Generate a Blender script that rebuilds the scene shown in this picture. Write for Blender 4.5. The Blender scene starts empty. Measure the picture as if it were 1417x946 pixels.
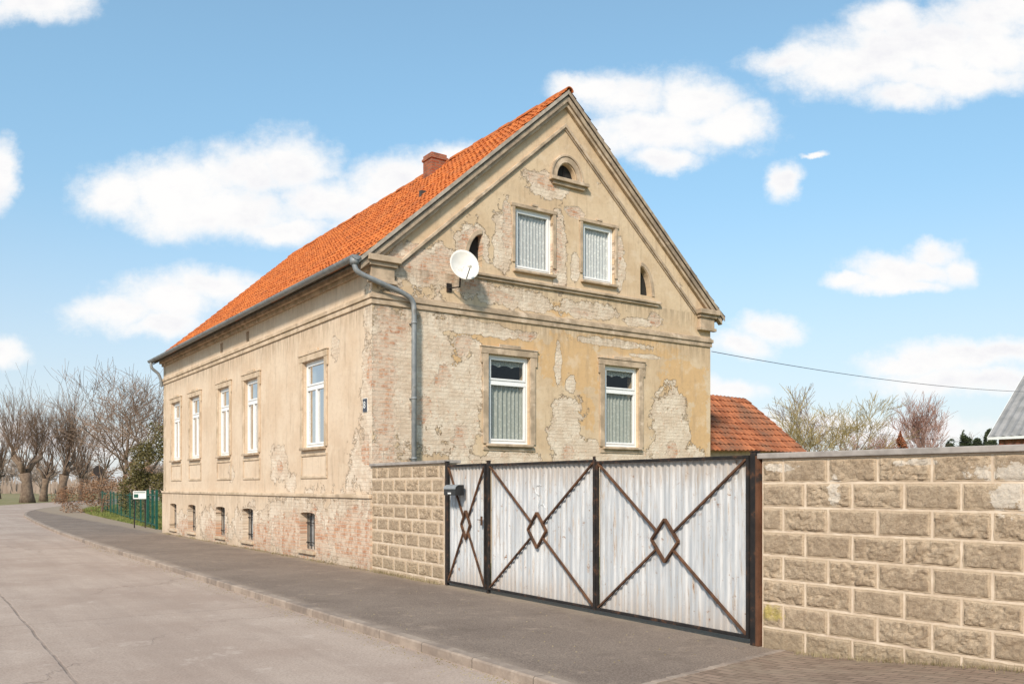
import bpy, math, random, bmesh
from mathutils import Vector, Matrix, noise
random.seed(7)
scene=bpy.context.scene
COL=scene.collection
F=1208.0; CX=708.5; HY=672.0; CH=1.65
# ------------------------------------------------------------------ node helper
class G:
    def __init__(s,nt): s.nt=nt
    def n(s,t,**k):
        nd=s.nt.nodes.new(t)
        for a,b in k.items(): setattr(nd,a,b)
        return nd
    def put(s,sock,v):
        if isinstance(v,bpy.types.NodeSocket): s.nt.links.new(v,sock)
        elif v is not None: sock.default_value=v
    def m(s,op,a,b=None,c=None,clamp=False):
        nd=s.n('ShaderNodeMath',operation=op,use_clamp=clamp)
        s.put(nd.inputs[0],a); s.put(nd.inputs[1],b)
        if c is not None: s.put(nd.inputs[2],c)
        return nd.outputs[0]
    def vm(s,op,a,b=None,c=None,out=0):
        nd=s.n('ShaderNodeVectorMath',operation=op)
        s.put(nd.inputs[0],a)
        if b is not None: s.put(nd.inputs[1],b)
        if c is not None: s.put(nd.inputs[2],c)
        return nd.outputs[out]
    def noise(s,vec,scale,detail=4,rough=.55,dist=0,col=False):
        nd=s.n('ShaderNodeTexNoise'); s.put(nd.inputs['Vector'],vec)
        nd.inputs['Scale'].default_value=scale; nd.inputs['Detail'].default_value=detail
        nd.inputs['Roughness'].default_value=rough; nd.inputs['Distortion'].default_value=dist
        return nd.outputs['Color' if col else 'Fac']
    def mr(s,v,a,b,c=0.,d=1.,smooth=True):
        nd=s.n('ShaderNodeMapRange',interpolation_type='SMOOTHSTEP' if smooth else 'LINEAR')
        for i,x in enumerate((v,a,b,c,d)): s.put(nd.inputs[i],x)
        return nd.outputs[0]
    def mix(s,f,a,b,mode='MIX'):
        nd=s.n('ShaderNodeMix',data_type='RGBA',blend_type=mode)
        s.put(nd.inputs[0],f)
        for i,x in ((6,a),(7,b)):
            if isinstance(x,(tuple,list)) and len(x)==3: x=(*x,1)
            s.put(nd.inputs[i],x)
        return nd.outputs[2]
    def comb(s,x,y,z=0.):
        nd=s.n('ShaderNodeCombineXYZ'); s.put(nd.inputs[0],x); s.put(nd.inputs[1],y); s.put(nd.inputs[2],z); return nd.outputs[0]
    def sep(s,v):
        nd=s.n('ShaderNodeSeparateXYZ'); s.put(nd.inputs[0],v); return nd.outputs
    def obj(s): return s.n('ShaderNodeTexCoord').outputs['Object']
    def bump(s,h,strength=.5,dist=.02,normal=None):
        nd=s.n('ShaderNodeBump'); nd.inputs['Strength'].default_value=strength; nd.inputs['Distance'].default_value=dist
        s.put(nd.inputs['Height'],h)
        if normal is not None: s.put(nd.inputs['Normal'],normal)
        return nd.outputs[0]
def newmat(name):
    m=bpy.data.materials.new(name); m.use_nodes=True
    return m,G(m.node_tree),m.node_tree.nodes['Principled BSDF']
def finish(g,p,col,rough=.85,normal=None,metal=0.,spec=.3):
    if isinstance(col,tuple) and len(col)==3: col=(*col,1)
    g.put(p.inputs['Base Color'],col); g.put(p.inputs['Roughness'],rough)
    p.inputs['Metallic'].default_value=metal; p.inputs['Specular IOR Level'].default_value=spec
    if normal is not None: g.put(p.inputs['Normal'],normal)
def noisy(name,c1,c2,scale=4,rough=.85,metal=0.,bs=.3,bd=.01,c3=None,s3=1.,spec=.3,detail=5,lo=.35,hi=.65,fine=60):
    m,g,p=newmat(name); o=g.obj()
    n=g.noise(o,scale,detail,.6); c=g.mix(g.mr(n,lo,hi),c1,c2)
    if c3: c=g.mix(g.mr(g.noise(o,s3,5,.65),.55,.68),c,c3)
    if bs: 
        f=g.noise(o,fine,2,.6); nr=g.bump(g.m('ADD',n,g.m('MULTIPLY',f,.4)),bs,bd)
    else: nr=None
    finish(g,p,c,rough,nr,metal,spec)
    return m
def bricks(g,P,bw=.25,rh=.078,ms=.009,wash=.5,red=(.46,.215,.125),red2=(.56,.31,.19),mortar=(.55,.45,.35),washc=(.67,.54,.42)):
    nd=g.n('ShaderNodeTexBrick'); g.put(nd.inputs['Vector'],P)
    nd.inputs['Scale'].default_value=1; nd.inputs['Brick Width'].default_value=bw; nd.inputs['Row Height'].default_value=rh
    nd.inputs['Mortar Size'].default_value=ms; nd.inputs['Mortar Smooth'].default_value=.3
    nd.inputs['Color1'].default_value=(*red,1); nd.inputs['Color2'].default_value=(*red2,1); nd.inputs['Mortar'].default_value=(*mortar,1)
    c=nd.outputs['Color']
    if wash>0:
        n=g.noise(P,4.5,6,.75); c=g.mix(g.m('MULTIPLY',g.mr(n,.62-wash*.4,.74-wash*.28),.88),c,washc)
    h=g.m('SUBTRACT',1.,nd.outputs['Fac'])
    return c,h
def dmin(g,P,L_):
    d=None
    for (a,b,ra,rb) in L_:
        L=g.vm('LENGTH',g.vm('MULTIPLY_ADD',P,(1/ra,1/rb,0),(-a/ra,-b/rb,0)),out=1)
        d=L if d is None else g.m('MINIMUM',d,L)
    return d
def peel(name,axis,brickp,limep,top1,top2,rnd=.66,grime=(.33,.24,.165),wash=.7,repair=None,amp=2.6):
    m,g,p=newmat(name); o=g.obj(); s=g.sep(o)
    P=g.comb(s[axis],s[2],0.)
    n1=g.noise(P,2.2,8,.70); n2=g.noise(P,1.1,7,.70)
    nn=g.m('MULTIPLY_ADD',n1,amp,-amp/2)
    n3=g.noise(g.vm('ADD',P,(7.3,2.1,0)),2.6,7,.72)
    Fb=g.m('ADD',dmin(g,P,brickp),g.m('MULTIPLY_ADD',n3,3.4,-1.7))
    Fl=g.m('ADD',dmin(g,P,limep),nn)
    rn=g.m('MULTIPLY_ADD',n2,-7.,1.+7*rnd)
    Ft=g.m('MINIMUM',g.m('MINIMUM',Fl,g.m('SUBTRACT',Fb,.15)),rn)
    top=g.mr(Ft,.97,1.01); mid=g.mr(Fb,.86,1.02)
    bc,bh=bricks(g,P,wash=wash)
    und=g.mix(g.mr(g.noise(P,2.6,5,.7),.38,.62),(.62,.49,.37),(.74,.625,.50))
    und=g.mix(g.m('MULTIPLY',g.m('SUBTRACT',1.,bh),.20),und,(.46,.36,.27))
    sp=g.noise(P,8,6,.78)
    und=g.mix(g.m('MULTIPLY',g.mr(sp,.57,.64),.8),und,(.58,.345,.22)); und=g.mix(g.m('MULTIPLY',g.mr(sp,.41,.34),.5),und,(.44,.34,.25))
    tp=g.mix(g.mr(g.noise(P,.7,5,.62),.38,.62),top1,top2)
    if repair:
        tp=g.mix(g.m('MULTIPLY',g.mr(g.m('ADD',dmin(g,P,repair),nn),1.0,.9),.9),tp,(.60,.39,.20))
    tp=g.mix(g.m('MULTIPLY',g.mr(sp,.47,.75),.38),tp,grime)
    stv=g.comb(g.m('MULTIPLY',s[axis],5.),g.m('MULTIPLY',s[2],.55))
    tp=g.mix(g.m('MULTIPLY',g.mr(g.noise(stv,1.3,5,.65),.50,.72),.45),tp,grime)
    tp=g.mix(g.m('MULTIPLY',g.mr(g.noise(P,2.3,5,.6),.52,.68),.42),tp,(.70,.57,.43))
    c=g.mix(mid,bc,und); c=g.mix(top,c,tp)
    e=g.m('MULTIPLY',g.mr(Ft,.90,.985),g.mr(Ft,1.03,.99))
    c=g.mix(g.m('MULTIPLY',e,g.mr(sp,.35,.6,.35,.95)),c,(.22,.155,.10))  # dark rim: broken render edge with its shadow painted into the colour
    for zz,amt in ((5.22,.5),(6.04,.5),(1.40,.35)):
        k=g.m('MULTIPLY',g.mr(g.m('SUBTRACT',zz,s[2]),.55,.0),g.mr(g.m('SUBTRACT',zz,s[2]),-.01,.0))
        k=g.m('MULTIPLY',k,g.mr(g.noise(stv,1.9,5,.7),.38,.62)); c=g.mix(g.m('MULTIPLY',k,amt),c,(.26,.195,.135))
    c=g.mix(g.m('MULTIPLY',g.mr(g.m('ADD',s[2],g.m('MULTIPLY',n1,.5)),.75,.15),.35),c,(.28,.21,.15))
    h=g.m('ADD',g.m('MULTIPLY',top,1.),g.m('MULTIPLY',mid,.4))
    h=g.m('ADD',h,g.m('MULTIPLY',g.m('MULTIPLY',bh,g.mr(mid,0.,1.,.35,.16)),g.m('SUBTRACT',1.,top)))
    h=g.m('ADD',h,g.m('MULTIPLY',sp,g.m('SUBTRACT',1.2,g.m('MULTIPLY',top,.8))))
    finish(g,p,c,.92,g.bump(h,.9,.028),spec=.12)
    return m
# ------------------------------------------------------------------ materials
M={}
gb=[(.28,3.7,.30,1.6),(.2,1,.6,1.5),(1.3,6.1,.8,.38),(.5,4.8,.35,.3),(4.25,8.45,.45,.18),(4.6,7.15,.16,.65),(3.22,7.3,.14,.55),(2.25,6.75,.3,.35),(6.42,7.2,.12,.4),(8.2,2.5,.18,.25),(2.1,4.6,.2,.22),(1.1,3.2,.25,.3),(1.6,3.9,.2,.2),(2.0,2.7,.2,.25),(3.0,5.72,.5,.10),(5.3,5.66,.4,.08),(3.7,4.95,.3,.10),(4.9,2.4,.2,.2),(5.1,7.9,.25,.12),(7.6,5.7,.2,.15),(2.2,5.9,.5,.2)]
gl_=[(1.05,3.9,.95,1.7),(2.0,3.2,.6,1.2),(1.4,6.1,1.1,.45),(3.4,5.72,1.4,.24),(5.6,5.72,1.0,.20),(8.15,2.9,.72,1.25),(8.6,2.1,1.2,.55),(4.85,2.75,.55,1.0),(5.2,2.2,.8,.55),(2.2,4.98,1.4,.16),(6.3,5.02,1.2,.10),
     (4.62,7.0,.24,.9),(3.1,6.9,.28,.7),(6.45,6.9,.18,.6),(4.3,8.35,.6,.3),(4.95,3.95,.16,.26),(4.6,4.4,.10,.5),(2.4,4.2,.18,.6),(7.3,4.8,.5,.06),(5.1,6.6,.14,.4),(.3,4.2,.35,1.1),(3.2,2.2,1.0,.25),(6.6,2.25,.9,.25),(2.3,6.7,.45,.5),(7.0,5.6,.5,.12)]
rep=[(5.0,4.5,1.0,.7),(8.6,4.2,.9,.6),(3.0,4.7,1.3,.3),(7.0,5.0,1.5,.25),(9.1,2.8,.4,1.5),(4.6,5.65,.5,.2),(1.8,4.2,.3,.5),(2.2,3.4,.28,.35),(1.4,5.0,.4,.15),(5.4,3.3,.3,.5)]
M['gable']=peel('ochre_render_peeling',0,gb,gl_,(.56,.41,.265),(.63,.485,.33),rnd=.685,wash=.66,repair=rep)
lb=[(.6,.6,1.6,.6),(3.6,.5,2.1,.55),(6.6,.3,1.2,.4),(.08,3.9,.14,.4),(10.3,.35,1.2,.35),(5.15,2.1,.2,.2),(.3,2.3,.2,.3),(13.8,.3,1.,.3)]
ll=[(.15,3.4,.35,1.2),(.35,2.1,.8,.6),(.6,.7,2.1,.85),(3.6,.7,2.8,.75),(5.2,2.15,.55,.45),(4.4,1.7,.4,.25),(7.0,.5,1.8,.6),(.1,5.1,.25,.5),(9.0,2.0,.3,.25),(10.6,.5,1.6,.5),(14,.4,1.5,.4),(1.8,4.6,.2,.3)]
M['front']=peel('cream_render_peeling',1,lb,ll,(.61,.465,.335),(.665,.53,.40),rnd=.73,grime=(.38,.285,.205),wash=.56,amp=3.2)
M['trim']=noisy('weathered_stucco_trim',(.34,.26,.185),(.53,.405,.29),3.5,.9,bs=.5,bd=.02,c3=(.63,.50,.38),s3=2.3,spec=.12)
M['trimlight']=noisy('cream_stucco_trim',(.45,.345,.24),(.62,.485,.355),2.5,.9,bs=.5,bd=.02,c3=(.38,.29,.21),s3=3,spec=.12)
M['darktrim']=noisy('dark_raking_moulding',(.26,.20,.15),(.45,.35,.25),4,.92,bs=.6,bd=.02,c3=(.18,.14,.11),s3=2)  # darker brown than the other trim colours
M['zinc']=noisy('aged_zinc',(.20,.215,.225),(.29,.30,.305),6,.55,metal=.2,bs=.1,c3=(.19,.18,.165),s3=3)
M['pvc']=noisy('white_window_plastic',(.77,.765,.76),(.80,.80,.79),3,.35,bs=0,spec=.5)
def curt(name,a,b,tp):
    m,g,p=newmat(name); o=g.obj()
    lace=g.n('ShaderNodeTexVoronoi'); lace.inputs['Scale'].default_value=14; g.put(lace.inputs['Vector'],o)
    c=g.mix(g.mr(lace.outputs['Distance'],.15,.5),a,b)
    finish(g,p,c,.9,spec=.0); tr=g.n('ShaderNodeBsdfTransparent'); mx=g.n('ShaderNodeMixShader'); mx.inputs[0].default_value=tp
    g.nt.links.new(p.outputs[0],mx.inputs[1]); g.nt.links.new(tr.outputs[0],mx.inputs[2]); g.nt.links.new(mx.outputs[0],g.nt.nodes['Material Output'].inputs[0]); return m
M['curtain']=curt('lace_curtain',(.80,.785,.77),(.62,.605,.60),.12)
M['curtaing']=curt('grey_green_net_curtain',(.56,.56,.52),(.44,.45,.41),.16)
m,g,p=newmat('window_glass'); fr=g.n('ShaderNodeLayerWeight'); fr.inputs[0].default_value=.12
gl=g.n('ShaderNodeBsdfGlossy'); gl.inputs['Roughness'].default_value=.03
tr=g.n('ShaderNodeBsdfTransparent'); tr.inputs[0].default_value=(.93,.95,.94,1); mx=g.n('ShaderNodeMixShader')
g.put(mx.inputs[0],g.m('ADD',g.m('MULTIPLY',fr.outputs[0],.8),.05,clamp=True)); g.nt.links.new(tr.outputs[0],mx.inputs[1]); g.nt.links.new(gl.outputs[0],mx.inputs[2])
g.nt.links.new(mx.outputs[0],g.nt.nodes['Material Output'].inputs[0]); M['glass']=m
M['dark']=noisy('dark_interior',(.015,.014,.013),(.03,.028,.025),3,.9,bs=0)  # near-black colour paints the shade inside recessed openings
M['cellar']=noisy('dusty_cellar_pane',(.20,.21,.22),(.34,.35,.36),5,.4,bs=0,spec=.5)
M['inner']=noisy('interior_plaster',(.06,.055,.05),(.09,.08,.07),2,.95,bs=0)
M['iron']=noisy('black_rusting_iron',(.020,.018,.018),(.035,.028,.025),9,.65,metal=.1,bs=.4,bd=.005,c3=(.10,.05,.03),s3=9,spec=.2)
M['rust']=noisy('dark_rusted_brace',(.075,.042,.028),(.15,.075,.042),9,.85,bs=.5,bd=.006,c3=(.035,.028,.024),s3=4,spec=.15)
M['rustpost']=noisy('rusty_steel_plate',(.09,.042,.024),(.15,.068,.038),6,.85,bs=.5,bd=.006,c3=(.04,.03,.026),s3=5,spec=.15)
M['board']=noisy('old_timber',(.12,.095,.07),(.18,.145,.11),6,.9)
M['verge']=noisy('verge_mortar_strip',(.30,.255,.21),(.44,.38,.32),5,.9,bs=.5)
M['dish']=noisy('offwhite_dish_paint',(.66,.63,.58),(.74,.71,.66),3,.5,c3=(.56,.52,.46),s3=4)
M['black']=noisy('black_plastic',(.012,.012,.013),(.03,.03,.03),5,.4,spec=.5,bs=0)
M['boxgrey']=noisy('grey_painted_steel',(.22,.23,.235),(.30,.31,.315),5,.5,spec=.4,bs=0)
M['white']=noisy('white_enamel',(.72,.72,.70),(.8,.8,.78),4,.4,spec=.5,bs=0)
M['chalk']=noisy('pale_chalk',(.66,.67,.67),(.74,.75,.75),9,.9,bs=0)
M['blue']=noisy('dark_blue_enamel',(.03,.035,.05),(.05,.055,.075),4,.35,spec=.5,bs=0)
M['green']=noisy('green_fence_paint',(.010,.065,.048),(.016,.095,.068),6,.5,bs=0)
M['leafgreen']=noisy('ivy_leaves',(.09,.08,.025),(.16,.13,.05),1.2,.8,bs=0)
M['conifer']=noisy('conifer_needles',(.035,.05,.025),(.07,.085,.04),1.2,.85,bs=0)
M['hedge']=noisy('brown_beech_leaves',(.19,.10,.055),(.30,.175,.10),1.2,.85,bs=0)
M['redleaf']=noisy('russet_leaves',(.26,.09,.045),(.35,.14,.07),1.2,.85,bs=0)
M['bark']=noisy('grey_brown_bark',(.13,.09,.065),(.22,.16,.115),3,.95,bs=.8,bd=.05)
M['twig']=noisy('brown_twigs',(.165,.11,.075),(.25,.17,.12),.6,.9,bs=0)
M['twigy']=noisy('yellow_willow_twigs',(.25,.19,.075),(.34,.26,.11),.6,.9,bs=0)
M['twigr']=noisy('reddish_birch_twigs',(.27,.15,.12),(.35,.215,.17),.6,.9,bs=0)
M['blade']=noisy('grass_blades',(.11,.15,.03),(.25,.23,.08),.9,.9,bs=0)
M['dry']=noisy('dry_weeds',(.18,.14,.07),(.32,.26,.15),.9,.9,bs=0)
m,g,p=newmat('rough_grass'); o=g.obj(); n=g.noise(o,.5,6,.65)
c=g.mix(g.mr(n,.35,.65),(.13,.17,.035),(.26,.24,.10)); c=g.mix(g.mr(g.noise(o,6,5,.7),.5,.75),c,(.16,.13,.07))
finish(g,p,c,.95,g.bump(g.noise(o,20,4,.7),.8,.05),spec=.1); M['grass']=m
m,g,p=newmat('winter_field'); o=g.obj(); n=g.noise(o,.03,6,.6)
c=g.mix(g.mr(n,.35,.65),(.27,.22,.12),(.19,.18,.07)); c=g.mix(g.mr(g.noise(o,1.,5,.7),.4,.75),c,(.32,.26,.17))
finish(g,p,c,.95,spec=.1); M['field']=m
# road
m,g,p=newmat('worn_concrete_road'); o=g.obj(); s=g.sep(o)
n=g.noise(o,.35,7,.68); c=g.mix(g.mr(n,.36,.62),(.41,.31,.25),(.495,.39,.32))
st=g.comb(g.m('MULTIPLY',s[0],2.2),g.m('MULTIPLY',s[1],.12)); c=g.mix(g.m('MULTIPLY',g.mr(g.noise(st,1,5,.65),.42,.66),.4),c,(.35,.265,.215))
ag=g.noise(o,42,5,.8); c=g.mix(g.mr(ag,.32,.60),g.mix(.45,c,(.16,.12,.095)),c)
sp=g.noise(o,1.6,7,.78); c=g.mix(g.m('MULTIPLY',g.mr(sp,.56,.70),.6),c,(.33,.255,.21)); c=g.mix(g.m('MULTIPLY',g.mr(sp,.44,.34),.5),c,(.54,.44,.37))
wy=g.m('ADD',s[1],g.m('MULTIPLY_ADD',g.noise(o,1.2,4,.6),.10,-.05)); wx=g.m('ADD',s[0],g.m('MULTIPLY_ADD',g.noise(o,1.0,4,.6),.08,-.04))
jy=g.m('ABSOLUTE',g.m('SUBTRACT',g.m('FRACT',g.m('DIVIDE',wy,6.2)),.5)); jl=g.m('MULTIPLY',g.mr(jy,.0024,.0008),.8)
jx=g.m('ABSOLUTE',g.m('ADD',wx,6.25)); jl=g.m('MAXIMUM',jl,g.m('MULTIPLY',g.mr(jx,.022,.008),g.mr(g.noise(o,2.5,5,.7),.38,.55,.35,1.)))
vo=g.n('ShaderNodeTexVoronoi',feature='DISTANCE_TO_EDGE'); vo.inputs['Scale'].default_value=.16
g.put(vo.inputs['Vector'],g.vm('ADD',o,g.vm('MULTIPLY',g.noise(o,.8,5,.65,col=True),(2.2,2.2,0))))
ck=g.m('MULTIPLY',g.mr(vo.outputs['Distance'],.0035,.001),g.mr(g.noise(o,.2,2),.46,.53))
j=g.m('MAXIMUM',jl,g.m('MULTIPLY',ck,.8)); c=g.mix(g.m('MULTIPLY',j,.5),c,(.16,.12,.095))
finish(g,p,c,.9,g.bump(g.m('SUBTRACT',g.m('MULTIPLY',ag,.5),j),.6,.012),spec=.12); M['road']=m
m,g,p=newmat('grey_asphalt_pavement'); o=g.obj(); s=g.sep(o)
n=g.noise(o,.6,7,.65); c=g.mix(g.mr(n,.35,.65),(.20,.152,.122),(.27,.21,.168))
ag=g.noise(o,55,5,.82); c=g.mix(g.mr(ag,.36,.62),g.mix(.5,c,(.06,.048,.04)),g.mix(.28,c,(.44,.35,.285)))
c=g.mix(g.m('MULTIPLY',g.mr(g.noise(o,2.2,7,.78),.54,.68),.8),c,(.335,.26,.205)); c=g.mix(g.m('MULTIPLY',g.mr(g.noise(o,.9,6,.7),.55,.68),.5),c,(.155,.12,.095))
nz=g.noise(o,1.6,5,.7)
dd=g.m('MULTIPLY',g.mr(g.m('ADD',s[0],g.m('MULTIPLY',nz,.7)),-.15,.3),.65); c=g.mix(dd,c,(.36,.28,.20))
c=g.mix(g.m('MULTIPLY',g.mr(g.m('ADD',s[0],g.m('MULTIPLY',nz,.45)),-2.5,-2.75),.6),c,(.36,.285,.225))
finish(g,p,c,.92,g.bump(ag,.6,.012),spec=.1); M['asph']=m
m,g,p=newmat('kerb_stone'); o=g.obj(); s=g.sep(o)
c=g.mix(g.mr(g.noise(o,2,6,.7),.35,.65),(.27,.21,.17),(.39,.31,.25)); c=g.mix(g.mr(g.noise(o,.8,5,.7),.5,.65),c,(.22,.175,.145))
j=g.mr(g.m('ABSOLUTE',g.m('SUBTRACT',g.m('FRACT',s[1]),.5)),.009,.004); c=g.mix(g.m('MULTIPLY',j,.7),c,(.12,.10,.08))
finish(g,p,c,.9,g.bump(g.m('SUBTRACT',g.noise(o,30,4,.7),j),.6,.012),spec=.12); M['kerb']=m
m,g,p=newmat('brown_pavers'); o=g.obj()
br=g.n('ShaderNodeTexBrick'); g.put(br.inputs['Vector'],o); br.inputs['Scale'].default_value=1; br.inputs['Brick Width'].default_value=.2; br.inputs['Row Height'].default_value=.1; br.inputs['Mortar Size'].default_value=.006
br.inputs['Color1'].default_value=(.22,.155,.115,1); br.inputs['Color2'].default_value=(.31,.22,.165,1); br.inputs['Mortar'].default_value=(.12,.09,.065,1)
c=g.mix(g.m('MULTIPLY',g.mr(g.noise(o,2.5,6,.7),.4,.7),.6),br.outputs['Color'],(.33,.26,.19))
finish(g,p,c,.9,g.bump(g.m('ADD',g.m('MULTIPLY',br.outputs['Fac'],-1.),g.m('MULTIPLY',g.noise(o,50,4,.7),.5)),.6,.01),spec=.12); M['paver']=m
# block wall
def blockmat(name,smears,moss):
    m,g,p=newmat(name); o=g.obj(); s=g.sep(o); P=g.comb(s[0],s[2],0.)
    c=g.mix(g.mr(g.noise(o,1.6,5,.65),.35,.65),(.43,.32,.22),(.53,.41,.29))
    bxx=g.m('FLOOR',g.m('MULTIPLY',s[2],4.08)); wn=g.n('ShaderNodeTexWhiteNoise'); g.put(wn.inputs['Vector'],g.comb(g.m('FLOOR',g.m('MULTIPLY',g.m('ADD',s[0],g.m('MULTIPLY',bxx,.25)),2.)),bxx,0.))
    c=g.mix(g.m('MULTIPLY',wn.outputs['Value'],.4),c,(.36,.27,.19))
    f=g.noise(o,32,6,.82); f2=g.noise(o,5,6,.74)
    c=g.mix(g.mr(f,.38,.60),g.mix(.5,c,(.16,.115,.08)),c)
    c=g.mix(g.m('MULTIPLY',g.mr(f2,.50,.64),.65),c,(.32,.235,.16)); c=g.mix(g.m('MULTIPLY',g.mr(f2,.42,.32),.5),c,(.60,.48,.35))
    lm=g.mr(s[1],-.014,-.006); c=g.mix(g.m('MULTIPLY',lm,.6),c,(.60,.465,.33))
    c=g.mix(g.m('MULTIPLY',g.mr(g.m('ADD',s[2],g.m('MULTIPLY',f2,.5)),.65,.28),.5),c,(.30,.23,.15))
    if moss:
        mo=g.vm('LENGTH',g.vm('SUBTRACT',o,(.12,-.03,.38)),out=1); c=g.mix(g.m('MULTIPLY',g.mr(g.m('ADD',mo,g.m('MULTIPLY',f2,.6)),.44,.34),.75),c,(.42,.33,.08))
    if smears:
        sm_=g.mr(g.m('ADD',dmin(g,P,smears),g.m('MULTIPLY_ADD',g.noise(P,6,7,.72),4.,-2.)),1.05,.90); c=g.mix(g.m('MULTIPLY',sm_,.85),c,(.64,.56,.47))
    finish(g,p,c,.94,g.bump(f,1.,.018),spec=.08); return m
M['block']=blockmat('rockface_block',None,False)
M['block2']=blockmat('rockface_block_smeared',[(.82,1.60,.06,.16),(2.42,1.76,.42,.07),(2.40,1.56,.16,.14),(.22,1.84,.18,.04),(1.6,1.86,.2,.03)],True)
M['mortar']=noisy('pale_mortar',(.54,.42,.31),(.66,.54,.42),5,.92,bs=.5,bd=.01,c3=(.46,.35,.26),s3=2)
M['cap']=noisy('grey_coping',(.26,.23,.21),(.38,.34,.31),5,.75,bs=.3)
m,g,p=newmat('weathered_pale_sheet_metal'); o=g.obj(); s=g.sep(o)
st=g.comb(g.m('MULTIPLY',s[0],9.),0.,g.m('MULTIPLY',s[2],.7))
c=g.mix(g.mr(g.noise(st,1.,5,.65),.42,.58),(.56,.56,.565),(.42,.435,.455))
rn=g.noise(st,2.2,7,.8); c=g.mix(g.m('MULTIPLY',g.mr(rn,.53,.60),.75),c,(.42,.35,.29)); c=g.mix(g.mr(rn,.62,.655),c,(.22,.12,.07))
wv=g.m('ADD',s[2],g.m('MULTIPLY',g.noise(st,2,5,.7),1.2))
c=g.mix(g.m('MULTIPLY',g.mr(wv,1.10,.60),.6),c,(.36,.29,.235))
c=g.mix(g.m('MULTIPLY',g.mr(wv,2.15,2.5),.5),c,(.36,.28,.21))
c=g.mix(g.mr(g.noise(o,8,7,.82),.59,.65),c,(.26,.16,.105))
finish(g,p,c,.7,g.bump(g.noise(o,12,4,.7),.2,.01),spec=.15); M['sheet']=m
TW=.175; RR=25
def tilemat(name,c1,c2,c3,kx,ky,dirt):
    m,g,p=newmat(name); o=g.obj(); s=g.sep(o)
    a=g.m('FLOOR',g.m('MULTIPLY',g.m('ABSOLUTE',g.m('SUBTRACT',s[0],4.785)),kx)); b=g.m('FLOOR',g.m('DIVIDE',s[1],ky))
    wn=g.n('ShaderNodeTexWhiteNoise'); g.put(wn.inputs['Vector'],g.comb(a,b,0.))
    cr=g.n('ShaderNodeValToRGB'); g.put(cr.inputs[0],wn.outputs['Value'])
    e=cr.color_ramp.elements; e[0].color=(*c1,1); e[1].color=(*c2,1); k=e.new(.95); k.color=(*c2,1); e[-1].color=(*c3,1)
    c=g.mix(g.m('MULTIPLY',g.mr(g.noise(o,.9,6,.7),.42,.7),dirt),cr.outputs[0],(.27,.10,.05))
    c=g.mix(g.m('MULTIPLY',g.mr(g.noise(o,9,5,.75),.50,.7),.45),c,(.20,.10,.06))
    finish(g,p,c,.85,g.bump(g.noise(o,35,3,.7),.3,.01),spec=.1); return m
M['tile']=tilemat('orange_clay_pantile',(.43,.11,.033),(.58,.18,.05),(.28,.09,.045),RR/5.14,TW,.45)
M['tileold']=tilemat('aged_red_clay_tile',(.30,.12,.07),(.42,.19,.10),(.18,.09,.06),RR/5.14,TW,.8)
def brickmat(name,**k):
    m,g,p=newmat(name); o=g.obj(); s=g.sep(o)
    P=g.comb(g.m('ADD',s[0],s[1]),s[2],0.); c,h=bricks(g,P,**k); c=g.mix(g.m('MULTIPLY',g.mr(g.noise(o,5,6,.75),.45,.65),.6),c,(.12,.055,.035)); finish(g,p,c,.9,g.bump(h,.8,.015)); return m
M['chimbrick']=brickmat('chimney_brick',wash=0.,red=(.30,.08,.04),red2=(.40,.13,.065),mortar=(.26,.18,.13))
M['redbrick']=brickmat('red_brick_shed',wash=0.,red=(.30,.09,.05),red2=(.38,.13,.075),mortar=(.30,.24,.18))
M['greyroof']=noisy('grey_fibre_cement',(.22,.215,.21),(.30,.29,.285),2,.8)
# ------------------------------------------------------------------ mesh helpers
def mesh_obj(name,V,Fc,mat,parent=None,smooth=False,bevel=0):
    me=bpy.data.meshes.new(name); me.from_pydata([tuple(v) for v in V],[],Fc); me.update()
    if isinstance(mat,(list,tuple)):
        for x in mat: me.materials.append(x)
    else: me.materials.append(mat)
    if smooth: me.polygons.foreach_set('use_smooth',[True]*len(me.polygons))
    ob=bpy.data.objects.new(name,me); COL.objects.link(ob)
    if parent: ob.parent=parent
    bm=bmesh.new(); bm.from_mesh(me); bmesh.ops.recalc_face_normals(bm,faces=bm.faces); bm.to_mesh(me); bm.free()
    if bevel:
        b=ob.modifiers.new('bevel','BEVEL'); b.width=bevel; b.segments=2; b.limit_method='ANGLE'
    return ob
def empty(name,loc,rotz,label=None,cat=None,parent=None,group=None):
    e=bpy.data.objects.new(name,None); COL.objects.link(e); e.location=loc; e.rotation_euler=(0,0,rotz)
    if parent: e.parent=parent
    if label: e['label']=label; e['category']=cat
    if group: e['group']=group
    return e
def tag(o,label=None,cat=None,group=None,kind=None):
    if label: o['label']=label
    if cat: o['category']=cat
    if group: o['group']=group
    if kind: o['kind']=kind
    return o
def P(face,s,d,z): return (s,d,z) if face=='g' else (d,s,z)
def bx(V,Fc,face,s0,s1,d0,d1,z0,z1):
    b=len(V)
    for z in (z0,z1):
        for (s,d) in ((s0,d0),(s1,d0),(s1,d1),(s0,d1)): V.append(P(face,s,d,z))
    Fc+= [(b,b+1,b+2,b+3),(b+4,b+5,b+6,b+7),(b,b+1,b+5,b+4),(b+1,b+2,b+6,b+5),(b+2,b+3,b+7,b+6),(b+3,b,b+4,b+7)]
def boxes(name,face,L,mat,parent,bevel=0):
    V=[];Fc=[]
    for l in L: bx(V,Fc,face,*l)
    return mesh_obj(name,V,Fc,mat,parent,bevel=bevel)
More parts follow.
